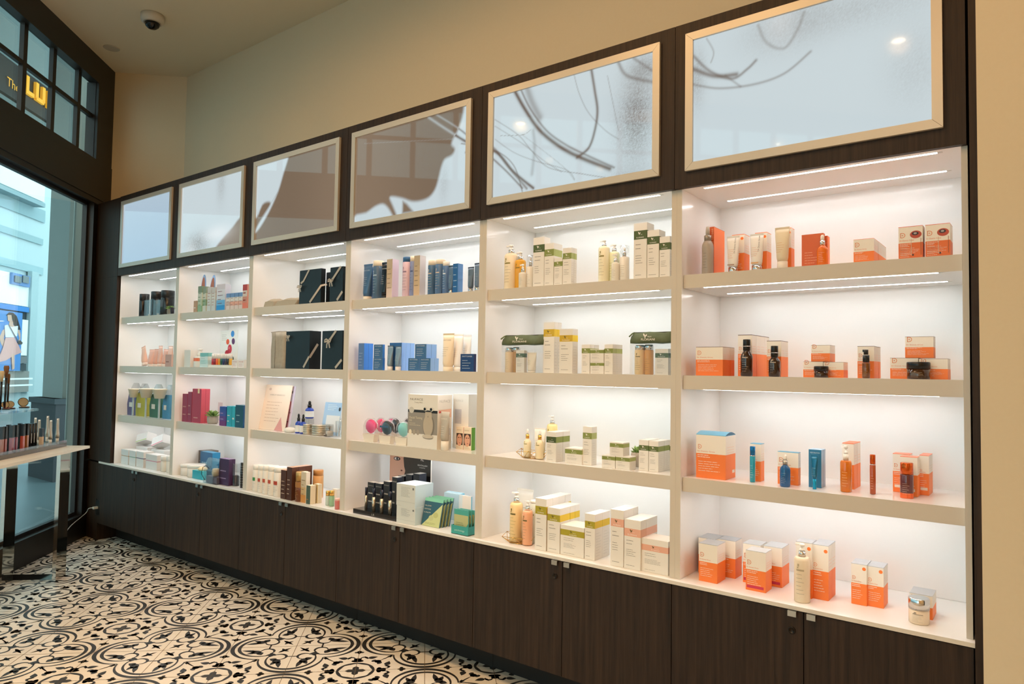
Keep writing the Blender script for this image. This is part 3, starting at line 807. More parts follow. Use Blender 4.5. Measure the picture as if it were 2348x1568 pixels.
def tube(desc, x0, x1, yt, yb=None, yf=None, body='#e9e6e0', cap=None, capr=.14, rough=.3, print_='#8a857c', text=None, vtext=None, crimp=None, patch=None, z0=None, name='tube', cat='tube', lean=0., suffix=True, emb=False, capw=.72):
    X0, X1, y, h, z = spot(x0, x1, yt, yb, yf, z0)
    w = (X1 - X0) / 2 - .0004; cx = (X0 + X1) / 2; rc = w * capw
    t = thing(name, desc + (CX['suf'] if suffix else ''), cat, (cx, y + rc, z))
    cm = cap if cap is not None and not isinstance(cap, str) else M(cap or '#ffffff', .3)
    hc = h * capr; n = 20; C_ = MB(); C_.lathe([(rc * .98, 0), (rc * .98, hc - .0004)], cm, 24); C_.obj('cap', t)
    rings = []
    S_ = 9
    for i in range(S_ + 1):
        u = i / S_; zz = hc + (h * .955 - hc) * u
        a = rc * 1.02 + (w - rc * 1.02) * min(1, u * 1.25); b = rc * 1.02 * (1 - u ** 1.4) + .0012
        if i == 0: a, b = rc * .9, rc * .9
        if i == 1 and 1: a, b = a, max(b, rc * .97)
        rings.append([(a * math.cos(2 * math.pi * k / n), b * math.sin(2 * math.pi * k / n), zz) for k in range(n)])
    m = body if not isinstance(body, str) else M(body, rough)
    MB().loft(rings, m).obj('body', t)
    c_ = MB(); c_.box(-w, w, -.0011, .0011, h * .955, h, crimp if crimp is not None and not isinstance(crimp, str) else M(crimp, .3) if crimp else m); c_.obj('crimp', t)
    L = MB(); p = M(print_, .6)
    def yy(zz):
        u = (zz - hc) / (h * .955 - hc); return -(rc * 1.02 * (1 - max(u, 0) ** 1.4) + .0012) - .0012
    def slab(a0, a1, z0_, z1_, mm):
        L.add([(a0, yy(z0_) , z0_), (a1, yy(z0_), z0_), (a1, yy(z1_), z1_), (a0, yy(z1_), z1_)], [(0, 1, 2, 3)], mm)
    if text:
        sub = MB(); sub.text(text, -w * .72, 0, h * .035, p, fit=w * 1.4)
        zz = h * .80; L.add([(v[0], yy(zz), zz + v[2]) for v in sub.v], sub.f, p)
    if vtext:
        sub = MB(); sub.text(vtext, 0, 0, w * .22, M('#55524c', .6), fit=h * .42)
        L.add([(w * .5 - v[2], yy(h * .52 + v[0]) , h * .52 + v[0]) for v in sub.v], sub.f, M('#55524c', .6))
    for i in range(5):
        zz = h * (.62 - .055 * i); x1_ = w * random.uniform(-.05, .45); slab(-w * .6, x1_, zz, zz + h * .006, p)
    if patch: slab(-w * .62, w * .45, h * .2, h * .235, M(patch, .5))
    L.obj('printing', t)
    if lean: t.rotation_euler = (0, lean, 0); t.location.z += abs(math.sin(lean)) * rc + .001
    return dict(o=t, x=cx, y=y, z=z, top=z + h)
def succulent(desc, px, py_top, yb=None, yf=None, r=.03, pot='#a9a093', hexa=True, ph=.05, plant=.04):
    z = CX['z']
    y = yf if yf is not None else hitZ(px, yb, z).y
    if CX['bay'] <= 3: y = min(y, .06)
    x = hitY(px, py_top, y).x
    t = thing('potted_succulent', desc + CX['suf'], 'plant', (x, y + r, z))
    MB().lathe([(r * .8, 0), (r * .98, ph * .3), (r, ph * .7), (r * .92, ph), (r * .8, ph), (r * .78, ph * .9)], M(pot, .8), 6 if hexa else 24, cap=True).obj('pot', t)
    MB().lathe([(.0, ph * .92), (r * .8, ph * .92)], M('#4a3b2c', .9), 12, cap=False).obj('soil', t)
    L = MB(); g = [M('#6f8f4a', .5), M('#8aa860', .5), M('#5c7a3c', .5)]
    for ringi, (n, el, ln) in enumerate(((9, .35, 1.), (8, .75, .95), (6, 1.1, .85), (4, 1.4, .7))):
        for i in range(n):
            a = 2 * math.pi * (i + ringi * .4) / n; d = Vector((math.cos(a) * math.cos(el), math.sin(a) * math.cos(el), math.sin(el)))
            s = plant * ln * random.uniform(.9, 1.1); p0 = Vector((0, 0, ph * .95)); side = Vector((-math.sin(a), math.cos(a), 0)); nr = d.cross(side)
            rings = []
            for u, wd in ((0, .3), (.35, .9), (.65, 1.), (.88, .55), (1., .06)):
                c = p0 + d * (s * u) + nr * (-.12 * s * math.sin(u * 2)); ww = s * .19 * wd
                rings.append([c + side * ww * math.cos(k * math.pi / 3) + nr * ww * .4 * math.sin(k * math.pi / 3) for k in range(6)])
            L.loft(rings, g[(i + ringi) % 3])
    L.obj('leaves', t)
    return t
def thing_at(name, desc, cat, x, y, z=None, rz=0., suffix=True):
    return thing(name, desc + (CX['suf'] if suffix else ''), cat, (x, y, CX['z'] if z is None else z), None, rz)
def ribbon_path(mb, pts, w, mat, nrm=(0, -1, 0)):
    pts = [Vector(p) for p in pts]; vs = []
    for i, p in enumerate(pts):
        d = (pts[min(i + 1, len(pts) - 1)] - pts[max(i - 1, 0)]).normalized(); s = d.cross(Vector(nrm))
        s = s.normalized() if s.length > 1e-4 else Vector((1, 0, 0)); vs += [p + s * w / 2, p - s * w / 2]
    mb.add(vs, [(2 * i, 2 * i + 2, 2 * i + 3, 2 * i + 1) for i in range(len(pts) - 1)], mat, True)
# ================================================================== nearest bay, orange and white skincare
ctx(6, 1)
bottle('grey taupe spray bottle', 1605, 1630.5, 519.6, 624, yf=.06, kind='spray', body='#a3978a', cap='#b5aca0', ratio=.70, collar=M('#8f8579', .3, .4), print_='#6b6158')
def s_orange_v(mb, let, w, d, h):
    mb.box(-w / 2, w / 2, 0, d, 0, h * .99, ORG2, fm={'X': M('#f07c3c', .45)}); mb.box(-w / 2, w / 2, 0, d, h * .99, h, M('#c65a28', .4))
    let.text('Dr Dennis Gross', w * .34, h * .30, w * .42, M('#e7b08e', .6), fit=h * .66, rot=math.pi / 2)
    let.lines(-w * .4, w * .1, h * .05, h * .22, 3, WHP, fill=.2)
carton('tall orange carton behind the spray bottle', 1624, 1637.4, 521, 622, yf=.10, style=s_orange_v, rows=2, xright=1662)
for i, (a, b_, yt, rt, pc) in enumerate(((1662.7, 1691.8, 541.3, 1706.4, '#a98f7e'), (1716, 1747.8, 536, 1758.5, '#cfa06a'))):
    tube('white sunscreen tube with chrome cap, ' + ('brown shade patch' if i == 0 else 'tan shade patch'), a, b_, yt, 618, yf=.075, cap=CHROME, capr=.16, body='#e4dfd6', vtext='Dr Dennis Gross', patch=pc, print_='#d07a48', crimp='#d8d3c8')
carton('white and orange carton behind brown-patch tube', 1678, 1706.4, 539, 617, yf=.125, style=s_dg('#ef7d34', dot=True), xright=1719)
carton('white and orange carton behind tan-patch tube', 1731, 1758.5, 534.4, 613, yf=.125, style=s_dg('#ef7d34', dot=True), rows=2, xright=1769)
tube('tall beige tube with long cap', 1773.4, 1807.6, 521, 612, yf=.07, body='#d9c9aa', cap='#e7ddcb', capr=.19, print_='#c98d55', crimp='#d0bf9e')
carton('white and orange carton behind beige tube', 1787, 1814.5, 524.5, 610, yf=.12, style=s_dg('#ef7d34', dot=True), xright=1822)
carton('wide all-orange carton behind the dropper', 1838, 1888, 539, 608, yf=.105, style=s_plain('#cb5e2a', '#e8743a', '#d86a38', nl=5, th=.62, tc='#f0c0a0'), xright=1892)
carton('slim all-orange carton beside the wide one', 1889.5, 1897.5, 541, 604, yf=.13, style=s_orange_v, dep=.03)
bottle('orange serum dropper with chrome collar', 1869.7, 1895.7, 537.5, 607, yf=.062, kind='dropper', body='#f2761c', cap='#e9e2d6', ratio=.66, trans=.15, print_='#f8d7b4')
carton('small white over orange carton', 1957, 2004.2, 549.8, 600.4, yf=.075, style=s_dg('#ef7d34', frac=.48), rows=3, xright=2031.8)
def s_device(mb, let, w, d, h):
    s_dg('#d9531e', o='#dc6c2c', frac=.50)(mb, let, w, d, h)
    let.ellipse(w * .22, h * .74, w * .24, h * .115, M('#b5482a', .4), -.0006, 24); let.ellipse(w * .2, h * .77, w * .14, h * .055, M('#3a1d14', .3), -.0009, 20); let.ellipse(w * .2, h * .775, w * .07, h * .03, M('#a59a90', .3), -.0012, 16)
    g = M('#c7b9a0', .4); let.rect(w * .02, w * .04, h * .12, h * .62, g, -.0007); let.rect(w * .42, w * .44, h * .12, h * .62, M('#8a4a20', .4), -.0007); let.ellipse(w * .1, h * .13, w * .04, h * .03, M('#402010', .4), -.0008, 10)
    let.lines(-w * .44, w * .0, h * .06, h * .42, 7, WHP, fill=.18)
carton('orange device carton with pictured applicator, outer one of two', 2060, 2116, 521.4, 592.7, yf=.07, style=s_device, xright=2121)
carton('orange device carton with pictured applicator beside end panel', 2121.5, 2179, 516, 589, yf=.07, style=s_device, xright=2184.5)
ctx(6, 2)
AMB = M('#2a160c', .12, coat=.5)
carton('wide low white over orange carton', 1595.5, 1657.3, 795.2, 859.6, yf=.06, style=s_dg('#5a3a2a', frac=.555), rows=3, xright=1684)
carton('tall carton behind the taller brown bottle', 1692, 1724, 767.6, 861, yf=.10, style=s_dg('#4a3022', frac=.54), rows=4, xright=1763.9)
bottle('taller dark brown bottle with black cap', 1694, 1721, 777.8, 861, yf=.055, kind='apothecary', body=AMB, cap='#101010', ratio=.70, logo='#b9aca0', print_='#b9aca0')
carton('carton behind the shorter brown bottle', 1758, 1791.5, 781.4, 863, yf=.10, style=s_dg('#4a3022', frac=.56), rows=2, xright=1807.6)
bottle('shorter dark brown bottle with black cap', 1758.5, 1785.3, 792.6, 862, yf=.05, kind='apothecary', body=AMB, cap='#101010', ratio=.64, logo='#b9aca0', print_='#b9aca0')
e = s_dg('#4a3022', frac=.5)
b1 = carton('low orange carton under the small stack, next to bottles', 1841.6, 1887, 828.9, 863.4, yf=.095, style=e, dep=.06)
carton('low orange carton under the small stack, outer side', 1888, 1934.4, 830, 863.4, yf=.095, style=e, xright=1944.4)
carton('low orange carton on top of the small stack', 1859.7, 1903, 791.3, 826.6, yf=.10, style=e, xright=1915, z0=b1['top'])
bottle('small black-lidded jar before the small stack', 1862, 1895.8, 839, 864, yf=.05, kind='jar', body=AMB, cap='#0f0f0f', ratio=.58, print_='#b9aca0', band=('#1c0f08', 0, .01))
carton('tall carton behind the black pump bottle', 1966, 2004.5, 793.6, 865, yf=.10, style=s_dg('#5a3a2a', frac=.53), rows=3, xright=2019)
bottle('brown pump bottle with black collar', 1974.8, 1993.5, 801.3, 866, yf=.06, kind='airless', body=M('#6e3d0e', .12, coat=.5), cap='#141414', ratio=.54, print_='#e0c8a0')
e = s_dg('#5a3a2a', frac=.5)
b1 = carton('carton under the large stack, left of the big jar', 2041, 2106, 820.5, 866, yf=.11, style=e, dep=.08)
carton('carton under the large stack, right of the big jar', 2107, 2173.6, 822, 866, yf=.11, style=e, xright=2179.8)
carton('orange carton on top of the large stack', 2075, 2140.7, 772, 818, yf=.115, style=e, xright=2145, z0=b1['top'])
bottle('wide black-lidded brown jar before the large stack', 2074.4, 2130.7, 829.4, 868, yf=.05, kind='jar', body=M('#3d220d', .12, coat=.5), cap='#121212', ratio=.6, print_='#e5d8c4')
ctx(6, 3)
def s_big(mb, let, w, d, h):
    s_dg('#7fc0e0', frac=.56)(mb, let, w, d, h)
    L = MB(); n = 8; bl = M('#6fb4d8', .35)
    rings = [[(x, d * i / n, h + .0002 + .010 * math.sin(math.pi * i / n) * k) for x in (-w / 2, w / 2)] for i in range(n + 1) for k in (1,)]
    for i in range(n): mb.add([rings[i][0], rings[i][1], rings[i + 1][1], rings[i + 1][0]], [(0, 1, 2, 3)], bl)
    for i in range(n): mb.add([rings[i][1], rings[i + 1][1], (w / 2, d * (i + 1) / n, h - .001), (w / 2, d * i / n, h - .001)], [(0, 1, 2, 3)], M('#3a6f90', .5))
    let.add([(w / 2 + .0005, d * .66, h * .12), (w / 2 + .0005, d * .92, h * .12), (w / 2 + .0005, d * .92, h * .19), (w / 2 + .0005, d * .66, h * .19)], [(0, 1, 2, 3)], OFFW)
carton('largest orange and white carton with blue top', 1596, 1664, 994.5, 1093.4, style=s_big, xright=1686.7)
TEA = M('#1492a8', .12, coat=.6)
bottle('slim teal roller vial', 1717, 1730, 1022.8, 1104.9, kind='vial', body=TEA, cap=M('#1a6fa8', .15, .5), ratio=.73, print_='#a8dbe8')
carton('blue-topped carton behind the teal vial', 1720, 1744.7, 1016, 1101.5, style=s_dg('#5aa8cc', frac=.53), rows=2, xright=1753)
bottle('blue dropper bottle with white bulb', 1784.6, 1809, 1042, 1115.3, kind='dropper', body=M('#0d5f9e', .08, trans=.2, coat=.5), cap='#e9e4da', ratio=.68, print_='#a8cbe8', collar=SATIN)
carton('blue-topped carton behind the blue dropper', 1783, 1830.6, 1034.3, 1108.5, style=s_dg('#5aa8cc', frac=.53), xright=1836)
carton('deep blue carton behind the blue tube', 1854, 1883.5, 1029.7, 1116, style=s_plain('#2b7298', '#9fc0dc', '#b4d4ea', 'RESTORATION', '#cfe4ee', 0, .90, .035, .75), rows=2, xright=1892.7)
tube('small metallic blue tube standing on its cap', 1858.6, 1874.6, 1043.5, 1121, body=M('#1c6a8c', .25, .3), cap=M('#149ac4', .1, .6), capr=.30, print_='#9fd0e0', capw=.60)
carton('coral-topped carton behind the orange spray bottle', 1931, 1958, 1015, 1119.5, style=s_dg('#ee7a4a', frac=.53), rows=2, xright=1973)
bottle('transparent orange spray bottle with white pump', 1923.4, 1950.5, 1021, 1127, kind='pump', body=M('#f08418', .08, trans=.35, coat=.5), cap='#f4f1ec', ratio=.68, collar=OFFW, print_='#fbd9a4')
bottle('slim amber roller vial', 1992.9, 2007, 1041.7, 1132.6, kind='vial', body=M('#a8481c', .12, coat=.5), cap=M('#c8561a', .12, .7), ratio=.735, print_='#f0b890')
e = s_dg('#ee8a66', frac=.54, lab=True)
carton('coral-topped carton back left of amber dropper', 2047, 2087, 1039, 1126.5, style=e, dep=.05)
carton('coral-topped carton right behind amber dropper', 2064, 2104, 1045.5, 1135.5, style=e, dep=.045)
carton('coral-topped carton right of amber dropper', 2108, 2130.3, 1043, 1134, style=e, xright=2138.6)
bottle('amber purple serum bottle with copper cap', 2061, 2093, 1060, 1141, kind='capped', body=M('#5c2a2a', .1, coat=.5), cap=M('#c8581c', .1, .7), ratio=.66, print_='#e8c8b8', band=('#e8662c', 0, .22))
ctx(6, 4)
e = s_dg('#b9bcc0', frac=.52)
carton('silver-topped orange carton, front of three beside divider', 1602.6, 1644.7, 1243.7, 1330.3, style=e, xright=1663.9)
carton('silver-topped orange carton, rear left of three beside divider', 1601.3, 1640, 1230.6, 1313, yf=.15, style=e, dep=.085)
carton('silver-topped orange carton, rear right of three beside divider', 1647, 1686.4, 1234.5, 1319.5, style=e, xright=1701.3)
e = s_dg('#c4c6c8', frac=.52, strip='#c4304e')
carton('silver-topped carton with magenta strip, front of three', 1709.9, 1755.9, 1259.8, 1350.7, style=e, xright=1770)
carton('silver-topped carton with magenta strip, rear left', 1703.3, 1744, 1244, 1333.8, style=e, dep=.07)
carton('silver-topped carton with magenta strip, rear right', 1751, 1793.3, 1250, 1340, style=e, xright=1809.9)
bottle('cream cleanser pump bottle with chrome collar', 1816, 1852.8, 1246.7, 1378.6, kind='pump', body='#ead9bd', cap='#f3ede2', ratio=.78, print_='#a99a84', logo='#b9a98c')
e = s_dg('#bfc2c6', frac=.52, dot=True)
carton('tall silver-topped carton behind the cream pump', 1824.7, 1861.5, 1239.8, 1366, style=e, dep=.06)
carton('tall silver-topped carton right of the cream pump', 1863, 1899.8, 1246, 1371, style=e, rows=2, xright=1915.6)
carton('orange carton with dot, left file of the pair', 1951.6, 1987.7, 1289.8, 1382.8, style=e, rows=2, dep=.036)
carton('orange carton with dot, right file of the pair', 1988.3, 2026.3, 1296, 1388, style=e, rows=2, dep=.036)
carton('small silver-topped carton behind the cream jar', 2085, 2138.6, 1358, 1411.5, style=s_dg('#b9bcc0', frac=.50), xright=2146.9)
bottle('squat cream jar with polished silver lid', 2078.7, 2129.5, 1370, 1428, kind='jar', body='#ead8bf', cap=CHROME, ratio=.56, print_='#8d8070', logo='#8d8070')

# ================================================================== fifth bay, cartons with green, yellow and peach bands
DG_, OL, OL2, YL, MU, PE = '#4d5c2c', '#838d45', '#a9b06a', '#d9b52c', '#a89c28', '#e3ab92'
ctx(5, 1)
bottle('cream lotion bottle with clear pump', 1150, 1174.8, 561, 661, yf=.06, kind='pump', body='#f3e3c4', cap='#f2efe8', ratio=.80, print_='#a99a78', logo='#8d8040', collar=CHROME)
bottle('yellow oil bottle with pump', 1175.4, 1196, 577, 659, yf=.075, kind='pump', body='#f7b53a', cap='#f2efe8', ratio=.78, trans=.2, collar=CHROME, logo='#8d7020')
bottle('small pale bottle before the yellow bottle', 1185.5, 1200.5, 605, 659, yf=.050, kind='pump', body='#e3dccd', cap='#f2efe8', ratio=.64, print_='#9a9078', collar=CHROME)
bottle('small pale bottle under a clear cap', 1202.5, 1219, 585.8, 657, yf=.07, kind='clearcap', body='#e6e1d6', cap='#ffffff', ratio=.66, print_='#9a9078')
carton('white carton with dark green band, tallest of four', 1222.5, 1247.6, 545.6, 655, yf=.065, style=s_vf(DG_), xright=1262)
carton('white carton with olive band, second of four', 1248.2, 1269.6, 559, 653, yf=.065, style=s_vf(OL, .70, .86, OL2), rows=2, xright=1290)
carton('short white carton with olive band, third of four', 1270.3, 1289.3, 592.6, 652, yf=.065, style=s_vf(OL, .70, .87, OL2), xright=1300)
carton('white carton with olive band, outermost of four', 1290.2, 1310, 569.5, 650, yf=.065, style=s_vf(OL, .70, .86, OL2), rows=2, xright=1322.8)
bottle('tall pale cream bottle with chrome cap', 1367, 1390, 550.5, 645, yf=.06, kind='pump', body='#f8efce', cap='#f2efe8', ratio=.85, print_='#b9ae88', logo='#8d8040')
bottle('pale green tinted pump bottle', 1391.5, 1413.5, 560, 643, yf=.085, kind='pump', body='#eef0cc', cap='#f2efe8', ratio=.80, print_='#b9ae88')
bottle('small white pump bottle before the green one', 1398.5, 1415, 582, 642, yf=.050, kind='pump', body='#eae4d6', cap='#f2efe8', ratio=.68, print_='#9a9078')
bottle('white bottle with tall clear cap near dark bands', 1416, 1436.6, 563, 641, yf=.065, kind='clearcap', body='#e8e4da', cap='#ffffff', ratio=.68, print_='#9a9078')
carton('tallest white carton with dark green band', 1453, 1483.2, 513, 637, yf=.065, style=s_vf(DG_, .71, .865), xright=1500)
carton('middle white carton with dark green band', 1484, 1511, 529, 635, yf=.065, style=s_vf(DG_, .71, .865), xright=1526)
carton('lower white carton with dark green band', 1512, 1536, 543.6, 634, yf=.065, style=s_vf(DG_, .68, .85), xright=1545)
ctx(5, 2)
def pouch(desc, x0, x1, yt, yf):
    X0, X1, y, h, z = spot(x0, x1, yt, 856, yf); w = X1 - X0; d = .055
    t = thing_at('toiletry_pouch', desc, 'pouch', (X0 + X1) / 2, y, z)
    mb = MB(); g = noisy('pouch_fabric', '#4a5438', '#5d6748', 60, .8, .3)
    rings = []
    for u, dd, ww in ((.74, .9, 1.), (.80, .95, 1.01), (.90, .7, 1.01), (.96, .35, .98), (1., .12, .94)):
        rings.append([(w / 2 * ww * sx, d / 2 + d / 2 * dd * sy + .002 * math.sin(7 * sx + u * 9), h * u + .003 * math.sin(5 * sx + 2)) for sx, sy in ((-1, -1), (-.6, -1), (-.2, -1), (.2, -1), (.6, -1), (1, -1), (1, 1), (.3, 1), (-.3, 1), (-1, 1))])
    mb.loft(rings, g); mb.obj('fabric_top', t)
    mb = MB(); mb.tube([(-w * .48, d / 2, h * 1.0), (0, d / 2, h * .995), (w * .47, d / 2, h * 1.0)], .0022, M('#3a3a30', .5), 6); mb.tube([(-w * .48, d / 2, h), (-w * .5, d * .3, h * .97), (-w * .52, 0, h * .9)], .003, M('#5a6a40', .6), 6); mb.obj('zipper', t)
    mb = MB(); mb.box(-w / 2, w / 2, 0, d, 0.0003, h * .74, CLEAR, 'xXyY'); mb.obj('clear_body', t)
    L = MB(); leaflogo(L, -w * .12, h * .90, h * .06, WHP, -.0035); L.text('VILLA', -w * .06, h * .875, h * .03, WHP, fit=w * .1, y=-.0035); L.text('FLORIANI', -w * .22, h * .80, h * .05, WHP, fit=w * .34, y=-.0035); L.obj('printing', t)
    return (X0, X1, y, h, z)
pouch('green-topped clear travel pouch next to left divider', 1150, 1244, 769, .055)
bottle('mini cream bottle inside the left pouch', 1154, 1171, 797, 854, yf=.065, kind='capped', body='#ecd3aa', cap=CHROME, ratio=.82, print_='#a08c60')
bottle('mini brown bottle inside the left pouch', 1172, 1186, 796, 854, yf=.075, kind='capped', body='#b98a4a', cap=CHROME, ratio=.82)
carton('mini carton with dark band inside left pouch', 1183, 1202, 803, 854, yf=.060, style=s_vf(DG_, .68, .86), dep=.02)
tube('mini cream tube inside the left pouch', 1203.5, 1224.5, 808, 854, yf=.062, body='#efe6d4', cap='#f1eadb', capr=.08, print_='#a08c60')
pouch('green-topped clear travel pouch next to right divider', 1444.5, 1538.5, 762, .055)
bottle('mini cream bottle inside the right pouch', 1451, 1472.5, 791, 857, yf=.065, kind='capped', body='#eed09a', cap=CHROME, ratio=.84, print_='#8a7030', logo='#8a7030')
bottle('mini honey bottle inside the right pouch', 1473.5, 1493, 790, 857, yf=.075, kind='capped', body='#d9a050', cap=CHROME, ratio=.82, print_='#8a6a30')
carton('mini carton with dark band inside right pouch', 1502, 1532, 800, 857, yf=.062, style=s_vf(DG_, .66, .84), dep=.025)
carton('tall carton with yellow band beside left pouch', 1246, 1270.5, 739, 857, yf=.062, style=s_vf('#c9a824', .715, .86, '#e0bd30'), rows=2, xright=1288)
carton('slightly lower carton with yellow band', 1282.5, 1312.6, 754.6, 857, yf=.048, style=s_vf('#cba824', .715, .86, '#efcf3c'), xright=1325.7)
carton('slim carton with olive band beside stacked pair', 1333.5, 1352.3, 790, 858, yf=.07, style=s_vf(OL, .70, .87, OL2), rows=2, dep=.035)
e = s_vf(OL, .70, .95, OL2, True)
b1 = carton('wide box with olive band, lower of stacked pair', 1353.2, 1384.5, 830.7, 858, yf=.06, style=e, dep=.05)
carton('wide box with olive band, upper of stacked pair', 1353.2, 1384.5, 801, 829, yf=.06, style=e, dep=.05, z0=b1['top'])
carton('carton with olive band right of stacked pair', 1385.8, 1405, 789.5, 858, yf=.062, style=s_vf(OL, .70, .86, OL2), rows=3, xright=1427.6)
ctx(5, 3)
def gold_tray(desc, xl, xr, yb, hgt, yf, name='geometric_tray'):
    z = CX['z']; X0 = hitY(xl, yb - 15, yf + .05).x; X1 = hitY(xr, yb - 15, yf + .05).x; R = (X1 - X0) / 2 / 1.0; cx = (X0 + X1) / 2; cy = yf + .062
    t = thing_at(name, desc, 'tray', cx, cy, z)
    fr, bs = MB(), MB(); sy = min(.058 / R, 1) if 1 else 1
    lo = [(R * .68 * math.cos(a), R * .68 * sy * math.sin(a), .0015) for a in [math.pi / 3 * i + .2 for i in range(6)]]
    hi = [(R * math.cos(a), R * sy * math.sin(a), hgt * (1 if i % 2 else .7)) for i, a in enumerate([math.pi / 3 * i - .3 for i in range(6)])]
    for i in range(6):
        for P in ((lo[i], lo[(i + 1) % 6]), (hi[i], hi[(i + 1) % 6]), (lo[i], hi[i]), (lo[i], hi[(i + 1) % 6])): fr.tube([P[0], P[1]], .0011, GOLD, 5)
    fr.obj('wire_frame', t); bs.add(lo, [tuple(range(6))], M('#d9b070', .15, .6)); bs.obj('base', t)
    return cx, cy, z
cx, cy, z = gold_tray('gold wire geometric tray holding dropper bottles', 1184, 1252, 1050, .032, .055)
bottle('gold-collared clear serum dropper on tray, outer', 1197, 1211.5, 982.9, yf=.085, yb=1043, kind='dropper', body='#f3e6c4', cap='#f4f1ea', ratio=.66, collar=GOLD, logo='#8d8040', z0=z + .002)
bottle('gold-collared clear serum dropper on tray, inner', 1224.4, 1240, 985, yf=.075, yb=1045, kind='dropper', body='#f3e2bc', cap='#f4f1ea', ratio=.66, collar=GOLD, logo='#8d8040', z0=z + .002)
tube('white tube behind the inner dropper', 1219, 1245, 981, yf=.13, yb=1040, body='#f0ebe0', cap='#f1eadb', capr=.08)
bottle('tall yellow pump bottle behind the tray', 1249, 1269.5, 952.5, yf=.15, yb=1045, kind='pump', body='#f6e0a0', cap='#f2efe8', ratio=.80, collar=CHROME, logo='#8d8040')
carton('carton with dark green band beside gold tray', 1252.4, 1275, 989.3, 1057.3, style=s_vf('#46552a', .64, .84, OL), rows=2, xright=1306.7)
carton('low wide box with olive band', 1295.3, 1334.3, 1026, 1061.2, style=s_vf(OL, .64, .92, OL2, True), dep=.07)
carton('tall single carton with olive band', 1336, 1356.7, 977.4, 1065, style=s_vf(OL, .68, .84, OL2), xright=1369)
e = s_vf(OL, .64, .92, OL2, True)
b1 = carton('low olive-banded box, lower left of the trio', 1380, 1410.7, 1042.6, 1071, style=e, dep=.055)
carton('low olive-banded box, lower right of the trio', 1411.6, 1443.8, 1045, 1073.5, yf=b1['y'], style=e, xright=1458.5)
carton('low olive-banded box on top of the trio', 1398, 1429, 1013, yf=b1['y'] + .002, style=e, xright=1443.8, z0=b1['top'])
succulent('green succulent in grey concrete pot, between olive boxes', 1455, 1004, yf=.155, r=.034, ph=.055, plant=.036)
carton('carton with green band, left of closing pair', 1464.8, 1486.8, 1008, 1077.9, style=s_vf('#5d6b35', .66, .83, OL), rows=2, dep=.05)
carton('carton with green band, right of closing pair', 1487.6, 1509.5, 1010.5, 1080.5, style=s_vf('#5d6b35', .66, .83, OL), rows=2, dep=.05)
carton('carton with green band, behind closing pair', 1518, 1537.5, 1010, 1075, style=s_vf('#5d6b35', .66, .83, OL), dep=.06)
ctx(5, 4)
cx, cy, z = gold_tray('gold wire geometric tray holding lotion bottles', 1151, 1222, 1240, .03, .02)
bottle('cream lotion pump bottle on gold tray', 1163, 1187, 1128, yf=.055, yb=1242, kind='pump', body='#f2d39a', cap='#f2efe8', ratio=.79, collar=CHROME, logo='#6d6030', print_='#b09858', z0=z + .002)
bottle('peach lotion pump bottle on gold tray', 1193, 1212.5, 1148, yf=.045, yb=1240, kind='pump', body='#f0b088', cap='#f2efe8', ratio=.78, collar=CHROME, logo='#6d6030', print_='#a08060', z0=z + .002)
bottle('pale mint bottle behind the peach one', 1212, 1227, 1146, yf=.10, yb=1240, kind='capped', body='#e4eadc', cap='#f2efe8', ratio=.92, logo='#6d6030')
tube('wide white tube behind the cream lotion bottle', 1176, 1213, 1120, yf=.14, yb=1230, body='#f3efe6', cap='#f1eadb', capr=.08)
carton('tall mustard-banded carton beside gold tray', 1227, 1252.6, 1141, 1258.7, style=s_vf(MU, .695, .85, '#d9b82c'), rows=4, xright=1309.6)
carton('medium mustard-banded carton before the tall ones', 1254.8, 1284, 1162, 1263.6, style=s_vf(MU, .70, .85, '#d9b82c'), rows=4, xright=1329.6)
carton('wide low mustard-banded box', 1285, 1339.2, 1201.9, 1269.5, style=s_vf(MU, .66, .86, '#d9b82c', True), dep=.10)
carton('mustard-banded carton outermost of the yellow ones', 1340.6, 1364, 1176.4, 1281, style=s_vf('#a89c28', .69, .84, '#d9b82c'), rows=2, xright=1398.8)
carton('tall peach-banded carton', 1399.8, 1430, 1166.6, 1295, style=s_vf(PE, .70, .84), rows=3, xright=1464)
carton('medium peach-banded carton', 1431, 1469, 1189, 1301.4, style=s_vf(PE, .66, .82), rows=3, xright=1507.5)
carton('wide low peach-banded box beside divider', 1469.7, 1532, 1232, 1307.7, style=s_vf(PE, .64, .82, None, True), dep=.09)
# ================================================================== fourth bay
ctx(4, 1)
BL = '#3d5f88'
CRM = '#efe0c8'
tube('steel blue tube beside the left divider', 826, 845.5, 605.5, 684, yf=.06, body=M('#46698c', .3, .2), cap='#f0e6d6', capr=.10, text='PHYTOMER', print_='#b4c6d6')
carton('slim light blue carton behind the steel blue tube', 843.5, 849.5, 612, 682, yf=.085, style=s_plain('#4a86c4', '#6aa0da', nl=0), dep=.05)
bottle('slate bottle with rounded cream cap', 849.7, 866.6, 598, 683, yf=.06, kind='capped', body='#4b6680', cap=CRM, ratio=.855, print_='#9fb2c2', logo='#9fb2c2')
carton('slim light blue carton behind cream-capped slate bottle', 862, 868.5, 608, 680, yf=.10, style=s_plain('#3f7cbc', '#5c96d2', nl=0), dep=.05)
tube('black tube with white print', 868.5, 886, 600.9, 681, yf=.058, body=M('#12151c', .25), cap='#1a1c22', capr=.09, text='PHYTOMER', print_='#c9c9c9')
carton('tall tan and lavender carton next to black tube', 886.3, 899.3, 595, 679, yf=.06, style=s_grad(['#d9c3b4', '#cbb49c', '#c4ad8e', '#b9a78c'], nl=5, tc='#8a7a62', side='#d8c8d8'), xright=915)
